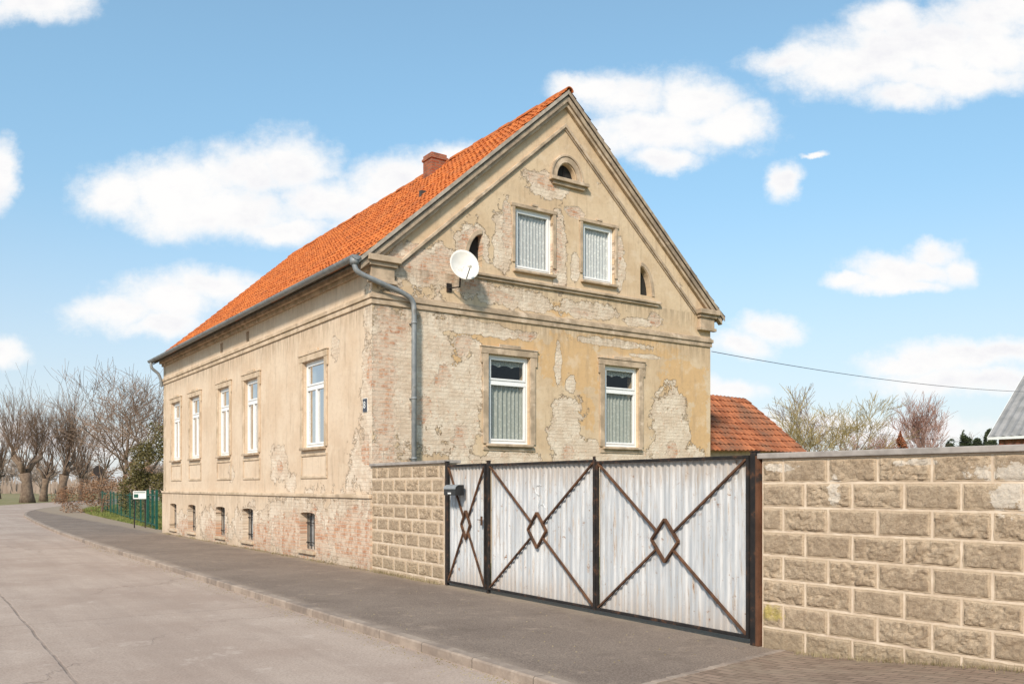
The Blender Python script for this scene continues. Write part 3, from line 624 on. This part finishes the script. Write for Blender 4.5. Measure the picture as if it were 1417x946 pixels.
mb=empty('mailbox',C+fd*3.50,FR,'dark mailbox with grey rounded lid on the garden gate','mailbox')
V=[];Fc=[]; prof=[(-.06,1.50),(-.22,1.50),(-.22,1.60)]+[(-.14-.08*math.cos(math.pi/2*i/6),1.60+.065*math.sin(math.pi/2*i/6)) for i in range(1,7)]+[(-.06,1.665)]
for x in (-.19,.19):
    for (y,z) in prof: V.append((x,y,z))
n=len(prof); Fc.append(tuple(range(n))); Fc.append(tuple(range(n,2*n)))
for i in range(n): j=(i+1)%n; Fc.append((i,j,n+j,n+i))
mesh_obj('body',V,Fc,M['black'],mb,bevel=.004)
V=[];Fc=[]; ar=[(-.14-.086*math.cos(math.pi/2*i/6),1.60+.071*math.sin(math.pi/2*i/6)) for i in range(7)]+[(-.06,1.671)]; ai=[(-.14-.0815*math.cos(math.pi/2*i/6),1.60+.0665*math.sin(math.pi/2*i/6)) for i in range(7)]+[(-.06,1.6665)]
ringpr(V,Fc,'l',ar,ai,-.195,.195); mesh_obj('lid',V,Fc,M['boxgrey'],mb)
boxes('name_label','g',[(-.05,.05,-.226,-.2205,1.52,1.545)],M['white'],mb)
# ------------------------------------------------------------------ ground
kw=[(7.6,-3.55),(.31,7.27),(-15.2,30.2),(-21.7,39.9),(-27.9,49.8),(-31.6,56.8),(-35,65),(-38.5,76),(-42,90),(-46,110),(-54,150),(-70,220)]
kl=[HI@Vector((a,b,0)) for a,b in kw]; kl=[Vector((-3.03 if i<3 else v.x,v.y,0)) for i,v in enumerate(kl)]
def dense(pl):
    out=[]
    for i in range(len(pl)-1):
        for k in range(6): out.append(pl[i].lerp(pl[i+1],k/6))
    out.append(pl[-1]); 
    for _ in range(3): out=[out[0]]+[(out[i-1]+out[i]*2+out[i+1])/4 for i in range(1,len(out)-1)]+[out[-1]]
    return out
KD=dense(kl)
def strip(name,offs,mat):
    V=[];Fc=[]; n=len(offs)
    for v in KD:
        for (dx,z) in offs: V.append((v.x+dx,v.y,z))
    for i in range(len(KD)-1):
        for j in range(n-1): k=i*n+j; Fc.append((k,k+1,k+n+1,k+n))
    o=mesh_obj(name,V,Fc,mat); o.location=C; o.rotation_euler=(0,0,HR); o['kind']='structure'; return o
strip('road',[(-7.2,-.1),(-3.5,-.09),(.0,-.1)],M['road'])
strip('kerb',[(-.001,-.13),(.0,-.016),(.014,.0),(.13,.002),(.13,-.1)],M['kerb'])
strip('pavement',[(.131,-.004),(3.35,-.003)],M['asph'])
strip('grass_verge',[(3.3,-.010),(6,.0),(40,-.01)],M['grass'])
g0=mesh_obj('ground',[(-1500,-200,-.13),(1500,-200,-.13),(1500,2500,-.13),(-1500,2500,-.13)],[(0,1,2,3)],M['field']); g0['kind']='structure'
def sm(a,b,x): t=max(0,min(1,(x-a)/(b-a))); return t*t*(3-2*t)
def hgt(s): return .17*sm(.4,2.9,s)
V=[];Fc=[]; nx=40
for i in range(nx+1):
    for j in range(9):
        y=.02-2.62*j/8; xs=.30+.09*(-y)+(5.6)*i/nx; V.append((xs,y,.006+hgt(xs)))
for i in range(nx):
    for j in range(8): k=i*9+j; Fc.append((k,k+1,k+10,k+9))
pv=mesh_obj('paved_apron',V,Fc,M['paver']); pv.location=G2; pv.rotation_euler=(0,0,WR); pv['kind']='structure'
V=[];Fc=[]
for j in range(12):
    y=-.02-.21*j; x=.30+.09*(-y); bx(V,Fc,'g',x-.075,x-.003,y-.2,y,-.05,.010)
ed=mesh_obj('paving_edge',V,Fc,M['kerb'],bevel=.004); ed.location=G2; ed.rotation_euler=(0,0,WR); ed['kind']='structure'
def blades(name,pts,hmin,hmax,mat,label,cat,seed=1,wd=.006):
    rnd=random.Random(seed); V=[];Fc=[]
    for (x,y,z) in pts:
        h=rnd.uniform(hmin,hmax); a=rnd.uniform(0,6.28); l=rnd.uniform(.1,.6)*h; b=len(V); ww=wd
        V+= [(x-ww*math.sin(a),y+ww*math.cos(a),z-.01),(x+ww*math.sin(a),y-ww*math.cos(a),z-.01),(x+l*math.cos(a),y+l*math.sin(a),z+h)]
        Fc.append((b,b+1,b+2))
    o=mesh_obj(name,V,Fc,mat); o['kind']='stuff'; o['label']=label; o['category']=cat; return o
rnd=random.Random(5); pts=[]
for _ in range(1800):
    t=rnd.uniform(.0,16.8); 
    if noise.noise(Vector((t*1.3,0,3)))>-.05: v=HM@Vector((-.06-abs(rnd.gauss(0,.07)),t,0)); pts.append((v.x,v.y,0))
for _ in range(1100):
    s=rnd.uniform(.3,4.6); 
    if noise.noise(Vector((s*1.6,0,7)))>-.25:
        d_=.05+abs(rnd.gauss(0,.05)); v=G2+WD*s+Vector((-.784,-.621,0))*d_; pts.append((v.x,v.y,hgt(s)))
for _ in range(500):
    t=rnd.uniform(.1,2.9); v=C+fd*t-fn*(.05+abs(rnd.gauss(0,.05))); pts.append((v.x,v.y,0))
blades('weeds',pts,.015,.07,M['dry'],'dry weeds along the foot of house and walls','weeds',2,.005)
pts=[]
for _ in range(16000):
    t=rnd.uniform(17.2,60); k=min(KD,key=lambda v:abs(v.y-t)); x=k.x+3.3+rnd.random()**1.3*5; v=HM@Vector((x,t,0))
    if (Vector((v.x,v.y,0))).length>25: pts.append((v.x,v.y,0))
blades('grass',pts,.05,.18,M['blade'],'rough green roadside grass beside the pavement','grass',3,.012)
rnd=random.Random(9); V=[];Fc=[]
for _ in range(1500):
    y=-9.6+rnd.random()**1.5*22; 
    if rnd.random()<.75: x=-3.03-abs(rnd.gauss(0,.16))-.01; z=-.0995
    else: x=-2.9+rnd.random()*2.8; z=-.0035
    r=rnd.uniform(.004,.012); v=HM@Vector((x,y,0)); k=len(V); a=rnd.uniform(0,3)
    for q_ in range(4): V.append((v.x+r*math.cos(a+q_*1.57),v.y+r*math.sin(a+q_*1.57)*rnd.uniform(.6,1),z))
    V.append((v.x,v.y,z+r*.8)); Fc+= [(k,k+1,k+4),(k+1,k+2,k+4),(k+2,k+3,k+4),(k+3,k,k+4)]
lt=mesh_obj('gravel_litter',V,Fc,M['dry']); tag(lt,'scattered grit and dry litter along the kerb','gravel',kind='stuff')
# ------------------------------------------------------------------ trees
def seg(V,Fc,p0,p1,r0,r1,n=3):
    t=(p1-p0).normalized(); a=t.cross(Vector((.3,.5,.81))); a.normalize(); b=t.cross(a); k=len(V)
    for p,r in ((p0,r0),(p1,r1)):
        for q in range(n):
            an=2*math.pi*q/n; V.append(p+a*(r*math.cos(an))+b*(r*math.sin(an)))
    for q in range(n): Fc.append((k+q,k+(q+1)%n,k+n+(q+1)%n,k+n+q))
def grow(rnd,T,Cw,p,d,L,r,lev,maxl,spread,nb,upb,minr):
    n=3 if lev<2 else 2; pts=[p]; cur=p; dd=d.copy(); 
    tgt=T if lev<=1 else Cw
    for i in range(n):
        dd=(dd+Vector((rnd.gauss(0,.13),rnd.gauss(0,.13),rnd.gauss(0,.08)+upb*.15))).normalized()
        nx_=cur+dd*(L/n); ra=r*(1-.55*i/n); rb=r*(1-.55*(i+1)/n)
        seg(tgt[0],tgt[1],cur,nx_,max(ra,minr),max(rb,minr),6 if lev==0 else (4 if lev==1 else 3)); cur=nx_; pts.append(cur)
    if lev>=maxl: return
    k=nb[min(lev,len(nb)-1)]
    for i in range(k):
        f=rnd.uniform(.35 if lev else .45,1.); idx=min(int(f*n),n-1); base=pts[idx].lerp(pts[idx+1],f*n-idx)
        an=rnd.uniform(0,6.28); side=Vector((math.cos(an),math.sin(an),0)); side=(side-dd*side.dot(dd)).normalized()
        nd=(dd*(1-spread*rnd.uniform(.5,1.1))+side*spread*rnd.uniform(.7,1.2)+Vector((0,0,upb*.5))).normalized()
        grow(rnd,T,Cw,base,nd,L*rnd.uniform(.5,.78),r*.5*(1-.3*f)+.002,lev+1,maxl,spread,nb,upb,minr)
def bare_tree(x,y,h,seed,tw,label,name='bare_tree',spread=.55,nb=(7,6,5,4),upb=.25,r=.16,maxl=4,minr=.010,trunkf=.46):
    rnd=random.Random(seed); T=([],[]); Cw=([],[])
    grow(rnd,T,Cw,Vector((0,0,-.15)),Vector((0,0,1)),h*trunkf,r,0,maxl,spread,nb,upb,minr)
    e=empty(name,(x,y,0),0,label,'tree')
    mesh_obj('trunk',*T,M['bark'],e); mesh_obj('crown',*Cw,tw,e); return e
def pollard(x,y,h,seed,label,lean=0,rt=.6,nr=70):
    rnd=random.Random(seed); T=([],[]); Cw=([],[]); th=h*.30
    pts=[Vector((0,0,-.2)),Vector((lean*.2,0,th*.3)),Vector((lean*.5,.1,th*.7)),Vector((lean,0,th))]
    tube(pts,1,9,*T,radii=[rt*1.35,rt,rt*.8,rt*1.05])
    heads=[]
    for i in range(5):
        an=rnd.uniform(0,6.28); e_=pts[-1]+Vector((math.cos(an)*rt*rnd.uniform(1.4,3.2),math.sin(an)*rt*2,rnd.uniform(.6,2.4)*rt*1.6)); tube([pts[-1]-Vector((0,0,.3)),pts[-1].lerp(e_,.5)+Vector((0,0,.1)),e_],1,7,*T,radii=[rt*.55,rt*.34,rt*.36]); heads.append(e_)
    for hd in heads+[pts[-1]+Vector((0,0,.4))]:
        for k in range(nr//6):
            an=rnd.uniform(0,6.28); tl=abs(rnd.gauss(0,.42)); d=Vector((math.cos(an)*tl,math.sin(an)*tl,1)).normalized()
            grow(rnd,Cw,Cw,hd,d,(h-hd.z)*rnd.uniform(.4,.9),.045,2,4,.32,(0,0,4,3),.22,.011)
    e=empty('pollard_willow',(x,y,0),0,label,'tree',group='pollarded willows by the road')
    mesh_obj('trunk',*T,M['bark'],e,smooth=True); mesh_obj('crown',*Cw,M['twig'],e)
def gx(px,Y): return (px-CX)*Y/F
for (px,Y,h,sd_,ln,rt,nr) in ((38,92,10.0,11,-.3,.62,60),(60,100,8.4,12,.3,.4,36),(84,95,9.6,13,.4,.5,54),(112,108,8.8,14,.0,.28,36),(-4,120,9,15,0,.4,36)):
    pollard(gx(px,Y),Y,h,sd_,'gnarled pollarded willow with bare upright rods by the road',ln,rt,nr)
bare_tree(gx(166,62),62,11.4,21,M['twig'],'wide bare tree behind the green fence',spread=.58,r=.16,nb=(8,7,5,4))
bare_tree(gx(200,58),58,10.0,22,M['twig'],'bare multi-branched tree near the house end',spread=.55,r=.13,nb=(8,6,5,4))
bare_tree(gx(140,78),78,9.5,24,M['twig'],'bare tree beyond the hedge',spread=.52,r=.13,nb=(7,5,5,3))
bare_tree(gx(1112,52),52,7.6,31,M['twigy'],'bare yellow-twigged willow beyond the wall',spread=.5,r=.09,nb=(7,5,5,4))
bare_tree(gx(1158,55),55,8.0,32,M['twigy'],'bare yellow-twigged willow beyond the wall',spread=.5,r=.09,nb=(7,5,5,4))
bare_tree(gx(1136,60),60,9.4,36,M['twig'],'bare brown tree beyond the wall',spread=.5,r=.12,nb=(7,5,5,4))
bare_tree(gx(1210,70),70,6.8,33,M['twigr'],'small bare tree beyond the wall',spread=.6,r=.08)
bare_tree(gx(1300,66),66,8.8,34,M['twigr'],'bare birch with reddish twigs beyond the wall',spread=.42,r=.10,upb=.35,nb=(8,6,6,5))
bare_tree(gx(1265,75),75,6.8,35,M['twigr'],'small bare tree beyond the wall',spread=.55,r=.08)
bare_tree(gx(1350,90),90,8.0,38,M['twig'],'small bare tree beyond the conifers',spread=.55,r=.08)
def foliage(name,x,y,blobs,n,size,mat,label,cat,seed,cone=False):
    rnd=random.Random(seed); V=[];Fc=[]
    for _ in range(n):
        b=rnd.choice(blobs); 
        while True:
            p=Vector((rnd.uniform(-1,1),rnd.uniform(-1,1),rnd.uniform(-1,1)))
            if p.length<1 and p.length>.35: break
        if cone: k=(1-p.z)/2; p=Vector((p.x*k*1.3,p.y*k*1.3,p.z))
        c=Vector((b[0]+p.x*b[3],b[1]+p.y*b[4],b[2]+p.z*b[5]))
        if noise.noise(c*1.3+Vector((seed,0,0)))<-.12: continue
        q_=Vector((rnd.gauss(0,1),rnd.gauss(0,1),rnd.gauss(0,1))).normalized(); a=q_.cross(Vector((.1,.3,.9))).normalized()*size*rnd.uniform(.6,1.4); e_=q_.cross(a).normalized()*size*rnd.uniform(.4,.9)
        k=len(V); V+=[c-a,c+e_*.6,c+a,c-e_]; Fc.append((k,k+1,k+2,k+3))
    e=empty(name,(x,y,0),0,label,cat); mesh_obj('crown',V,Fc,mat,e)
    T=([],[]); b=blobs[0]; tube([(b[0],b[1],-.1),(b[0]*.9,b[1],b[2])],.08,6,*T,radii=[.1,.04])
    mesh_obj('trunk',*T,M['bark'],e)
foliage('evergreen_shrub',gx(205,44),44,[(0,0,1.6,1.1,.9,1.7),(.4,0,3.2,.9,.8,1.7),(-.8,.3,1.2,.9,.7,1.3),(.9,0,2.2,.8,.7,1.8),(-.3,0,2.7,.8,.7,1.2)],14000,.055,M['leafgreen'],'dense olive-brown ivy-covered shrub beside the house end','shrub',41)
foliage('beech_hedge',gx(172,54),54,[(-1.4,0,1.0,1.2,.8,1.2),(0,0,1.3,1.2,.8,1.5),(1.0,0,1.9,1.0,.8,2.0),(-3,0,.8,1.2,.8,1.0)],10000,.05,M['hedge'],'brown-leaved beech hedge behind the green fence','hedge',42)
foliage('beech_hedge',gx(128,85),85,[(0,0,1.2,1.5,1,1.7),(1,0,2.2,1.2,1,1.9),(-2.5,0,.6,1.8,1,.9)],5000,.07,M['hedge'],'brown-leaved hedge by the far bend','hedge',43)
foliage('russet_shrub',gx(1246,48),48,[(0,0,3.5,.8,.7,1.2),(0,0,1.5,1.0,.8,1.5)],5500,.06,M['redleaf'],'russet conical shrub beyond the wall','shrub',44,True)
foliage('russet_shrub',gx(1200,50),50,[(0,0,2.6,1.6,.8,1.3),(1.6,0,2.4,1.2,.8,1.2)],4500,.05,M['redleaf'],'low russet shrub beyond the wall','shrub',46)
for i,(px,Y,h) in enumerate(((1316,84,6.2),(1336,80,6.8),(1352,82,6.2),(1370,80,6.9))):
    foliage('conifer_tree',gx(px,Y),Y,[(0,0,h*.35,1.5,1.2,h*.33),(0,0,h*.58,1.05,.9,h*.28),(0,0,h*.80,.55,.5,h*.2)],9000,.10,M['conifer'],'small dark conifer beyond the wall','tree',50+i)
foliage('bramble_hedge',gx(1150,56),56,[(-4,0,1.9,2.2,.8,1.5),(-1,0,2.1,2.2,.8,1.5),(2,0,2.1,2.2,.8,1.4),(5,0,2.3,2.4,.8,1.8),(8,0,2.3,2.4,.8,1.9),(11,0,2.3,2.4,.8,1.9),(15,0,2.0,2.4,.8,1.4)],13000,.05,M['hedge'],'bare brown garden hedge beyond the wall','hedge',45)
Cw=([],[]); rnd=random.Random(77)
for i in range(80):
    Y=rnd.uniform(150,300); X=rnd.uniform(-.72,-.36)*Y if i<30 else rnd.uniform(.25,.75)*Y
    h=rnd.uniform(7,12)*(1 if i<30 else .95)
    S=([],[]); grow(rnd,S,S,Vector((X,Y,-.2)),Vector((0,0,1)),h*.45,.18,0,3,.6,(9,7,6),.25,.035)
    k=len(Cw[0]); Cw[0].extend(S[0]); Cw[1].extend([tuple(a+k for a in f) for f in S[1]])
for i in range(9000):
    Y=rnd.uniform(200,320); X=rnd.uniform(-.75,.75)*Y; h=rnd.uniform(1.5,4.0)+1.5*noise.noise(Vector((X*.03,0,0))); k=len(Cw[0]); w=.4
    Cw[0].extend([Vector((X-w,Y,-.2)),Vector((X+w,Y,-.2)),Vector((X+rnd.uniform(-1,1),Y,h))]); Cw[1].append((k,k+1,k+2))
wd=mesh_obj('distant_woodland',*Cw,noisy('hazy_winter_wood',(.25,.19,.15),(.33,.26,.21),.05,.95,bs=0)); tag(wd,'hazy leafless wood along the horizon','woodland',kind='stuff')
# ------------------------------------------------------------------ green fence with gate, sign
fa=Vector((-13.55,33.3,0)); fb=Vector((-28.5,60.5,0)); fv=(fb-fa); fl=fv.length; fv.normalize(); fr2=math.atan2(fv.y,fv.x)
fe=empty('metal_fence',fa,fr2,'green metal bar fence along the grass verge','fence')
t=3.2
while t<fl: boxes('post','g',[(t-.03,t+.03,-.03,.03,0,1.32)],M['green'],fe); t+=2.4
V=[];Fc=[]; bx(V,Fc,'g',3.2,fl,-.012,.012,1.18,1.22); bx(V,Fc,'g',3.2,fl,-.012,.012,.12,.16); t=3.25
while t<fl: bx(V,Fc,'g',t-.004,t+.004,-.019,-.013,.08,1.26); t+=.22
mesh_obj('panel',V,Fc,M['green'],fe)
ge=empty('fence_gate',fa,fr2,'green metal garden gate beside the house end','gate')
for x in (.05,1.35,2.95): boxes('post','g',[(x-.045,x+.045,-.045,.045,0,1.5)],M['green'],ge)
for a,b in ((.12,1.28),(1.42,2.88)):
    V=[];Fc=[]; bx(V,Fc,'g',a,b,-.02,.02,1.26,1.31); bx(V,Fc,'g',a,b,-.02,.02,.12,.17); x=a+.03
    while x<b: bx(V,Fc,'g',x-.005,x+.005,-.028,-.021,.10,1.34); x+=.18
    mesh_obj('gate_leaf',V,Fc,M['green'],ge)
sg=empty('information_board',fa+fv*1.6+Vector((-.35,-.3,0)),math.radians(12),'small white information board on a green post by the gate','sign')
boxes('panel','g',[(-.24,.24,-.02,.0,1.14,1.45)],M['white'],sg,.004)
boxes('printed_band','g',[(-.21,.21,-.025,-.021,1.38,1.41),(-.21,-.05,-.025,-.021,1.19,1.33)],M['green'],sg)
for a in (-.22,.18): boxes('post','g',[(a,a+.04,.002,.04,0,1.45)],M['iron'],sg)
ts=empty('traffic_sign',(gx(137,78),78,0),0,'round traffic sign on a dark pole seen from behind','sign')
V,Fc=tube([(0,0,0),(0,0,3.6)],.06,8); mesh_obj('pole',V,Fc,M['iron'],ts)
V,Fc=tube([(0,-.05,3.0),(0,-.09,3.0)],.48,24); mesh_obj('sign_disc',V,Fc,M['iron'],ts)
# ------------------------------------------------------------------ outbuilding + shed
ob=empty('outbuilding',C,HR,'low outbuilding with aged red tiled roof behind the house','outbuilding')
V=[(9.6,1.05,0),(14.4,1.05,0),(14.4,5.25,0),(9.6,5.25,0),(9.6,1.05,2.75),(14.4,1.05,2.75),(14.4,5.25,2.75),(9.6,5.25,2.75),(9.6,3.15,4.33),(14.4,3.15,4.33)]
Fc=[(0,1,5,4),(2,3,7,6),(1,2,6,9,5),(3,0,4,8,7),(4,5,9,8),(6,7,8,9)]
mesh_obj('wall',V,Fc,M['trimlight'],ob)
m,g,p=newmat('aged_outbuilding_tile'); o=g.obj(); s=g.sep(o)
wn=g.n('ShaderNodeTexWhiteNoise'); g.put(wn.inputs['Vector'],g.comb(g.m('FLOOR',g.m('DIVIDE',s[0],TW)),g.m('FLOOR',g.m('MULTIPLY',s[2],4.2)),0.))
c=g.mix(wn.outputs['Value'],(.25,.085,.042),(.42,.16,.078)); c=g.mix(g.mr(g.noise(o,1.2,6,.7),.42,.66),c,(.19,.10,.065)); finish(g,p,c,.85,g.bump(g.noise(o,30,4,.7),.4,.01),spec=.1); M['obtile']=m
def slope2(sg_):
    o=slope('roof',sg_,9.62,14.66,M['obtile'],ob,xm=3.15,rz=4.45,sl=1.83/2.35,half=2.35,R=10)
    for v in o.data.vertices: v.co=(v.co.y,v.co.x,v.co.z)
    o['label']='aged red clay tile roof slope'
slope2(-1); slope2(1)
sh=empty('shed',(22.3,40,0),HR,'red brick shed with grey corrugated roof','shed')
V=[(0,-14,0),(6,-14,0),(6,0,0),(0,0,0),(0,-14,4.0),(6,-14,4.0),(6,0,4.0),(0,0,4.0),(3,0,6.8),(3,-14,6.8)]
Fc=[(0,1,5,9,4),(2,3,7,8,6),(3,0,4,7),(1,2,6,5),(4,7,8,9),(5,6,8,9)]
mesh_obj('wall',V,Fc,M['redbrick'],sh)
V=[];Fc=[]; n=160
for i in range(n+1):
    y=-14.3+14.6*i/n; w_=.03*math.sin(i*math.pi/2+.3)
    V+= [(-.35,y,3.90+w_),(3,y,6.95+w_),(6.35,y,3.90+w_)]
for i in range(n): k=3*i; Fc+= [(k,k+1,k+4,k+3),(k+1,k+2,k+5,k+4)]
r_=mesh_obj('roof',V,Fc,M['greyroof'],sh); so=r_.modifiers.new('s','SOLIDIFY'); so.thickness=.05
V=[];Fc=[]; ringpr(V,Fc,'g',[(-.36,3.88),(3,6.93),(6.36,3.88)],[(-.36,3.70),(3,6.75),(6.36,3.70)],.31,.34); mesh_obj('fascia',V,Fc,M['white'],sh)
V=[];Fc=[]; bx(V,Fc,'l',-14,.3,-.40,-.375,3.76,3.88); mesh_obj('fascia',V,Fc,M['white'],sh)
def wire(a,b,sag,label,r=.014):
    pts=[]
    for i in range(25):
        t=i/24; q_=Vector(a).lerp(Vector(b),t); q_.z-=sag*4*t*(1-t); pts.append(q_)
    V,Fc=tube(pts,r,5); w_=mesh_obj('power_cable',V,Fc,M['black']); tag(w_,label,'cable')
a=HM@Vector((W+.02,-.02,5.12)); wire(a,(gx(1500,40),40,1.65+130*40/F),.34,'thin black cable running from the gable to the shed roof',.009)
wire((gx(1050,44),44,1.65+98*44/F),(gx(1500,46),46,1.65+55*46/F),.4,'thin black cable above the garden wall',.008)
# ------------------------------------------------------------------ world, sun, camera
ts_=Vector((-.22,-.82,.62)).normalized(); elev=math.asin(ts_.z); az=math.atan2(ts_.x,ts_.y)
w=bpy.data.worlds.new('World'); scene.world=w; w.use_nodes=True; nt=w.node_tree; g=G(nt); bg=nt.nodes['Background']
sky=g.n('ShaderNodeTexSky'); sky.sky_type='NISHITA'; sky.sun_disc=False; sky.sun_elevation=elev; sky.sun_rotation=az; sky.air_density=1.0; sky.dust_density=.6; sky.ozone_density=1.5
tc=g.n('ShaderNodeTexCoord').outputs['Generated']; s=g.sep(tc)
yy=g.m('MAXIMUM',s[1],.08); u=g.m('DIVIDE',s[0],yy); v=g.m('DIVIDE',s[2],yy); q=g.comb(u,v,0.)
nA=g.noise(q,6,7,.62,col=True)
off=g.vm('MULTIPLY',g.vm('SUBTRACT',nA,(.5,.5,.5)),(.10,.07,0))
qq=g.vm('ADD',q,off)
cl=[(40,8,90,36),
 (400,225,80,52),(325,235,80,45),(250,255,95,55),(165,268,70,50),(310,292,160,50),(450,275,95,48),(550,250,90,40),(610,230,60,28),(390,320,90,25),
 (300,402,80,30),(230,420,95,38),(160,432,75,30),(215,455,80,20),
 (-5,240,30,55),(5,485,40,26),
 (870,130,85,40),(960,135,70,48),(820,120,65,26),(900,180,140,38),(1010,165,56,34),(930,215,65,20),
 (1280,60,160,52),(1190,95,130,45),(1090,85,65,22),(1380,60,120,62),(1250,135,85,25),(1330,110,120,32),(1230,22,80,32),(1400,15,130,42),
 (1085,245,26,26),(1122,208,18,5),
 (1290,352,50,24),(1260,377,90,26),(1320,375,36,28),(1190,392,50,14),(1240,398,80,14),
 (1060,455,55,24),(1020,478,55,22),
 (1330,498,115,25),(1400,490,70,22),(1250,505,65,18),(1300,525,130,22),(1380,528,80,20),
 (1000,545,60,20),(80,600,200,24),(1200,590,240,20)]
d=None
for (x,y,rx,ry) in cl:
    a,b=(x-CX)/F,(HY-y)/F; rx/=F; ry/=F
    L=g.vm('LENGTH',g.vm('MULTIPLY_ADD',qq,(1/rx,1/ry,0),(-a/rx,-b/ry,0)),out=1)
    d=L if d is None else g.m('MINIMUM',d,L)
nB=g.noise(q,11,8,.68); nC=g.noise(g.vm('MULTIPLY',q,(.7,1.3,1)),32,5,.62)
den=g.m('ADD',g.m('MULTIPLY_ADD',d,-1.5,1.66),g.m('MULTIPLY_ADD',nB,2.4,-1.2)); den=g.m('ADD',den,g.m('MULTIPLY_ADD',nC,.8,-.4))
mask=g.mr(den,-.20,1.15); mask=g.m('POWER',mask,.9)
mask=g.m('MULTIPLY',mask,g.mr(s[1],.05,.2))
sh_=g.noise(g.vm('ADD',g.vm('MULTIPLY',q,(1,1.6,1)),(3.1,.4,0)),7,7,.65)
core=g.mr(den,.6,1.5)
cc=g.mix(g.m('MULTIPLY',g.mr(sh_,.42,.66),core),(6.7,6.65,6.6,1),(5.85,5.85,6.1,1))
hz=g.mr(s[2],.0,.45)
tint=g.mix(hz,(1.05,.96,.90,1),(1.15,1.48,1.36,1))
skyc=g.mix(1.,sky.outputs[0],tint,'MULTIPLY'); skyc=g.mix(.20,skyc,(3.2,4.3,5.7,1))
haze=g.mr(s[2],.32,.0); skyc=g.mix(g.m('MULTIPLY',haze,.6),skyc,(4.7,5.2,5.9,1))
fin=g.mix(mask,skyc,cc); g.put(bg.inputs[0],fin); bg.inputs[1].default_value=.15
sun=bpy.data.lights.new('sun','SUN'); sun.energy=4.75; sun.angle=math.radians(7); sun.color=(1,.885,.75)
so=bpy.data.objects.new('sun',sun); COL.objects.link(so); so.rotation_euler=ts_.to_track_quat('Z','Y').to_euler()
cam=bpy.data.cameras.new('camera'); co=bpy.data.objects.new('camera',cam); COL.objects.link(co)
co.location=(0,0,CH); co.rotation_euler=(math.radians(90),0,0); cam.sensor_width=36; cam.lens=36*F/1417; cam.shift_x=0; cam.shift_y=(HY-473)/1417; cam.clip_end=5000; cam.clip_start=.1
scene.camera=co
scene.view_settings.view_transform='Standard'; scene.view_settings.look='None'; scene.view_settings.exposure=0
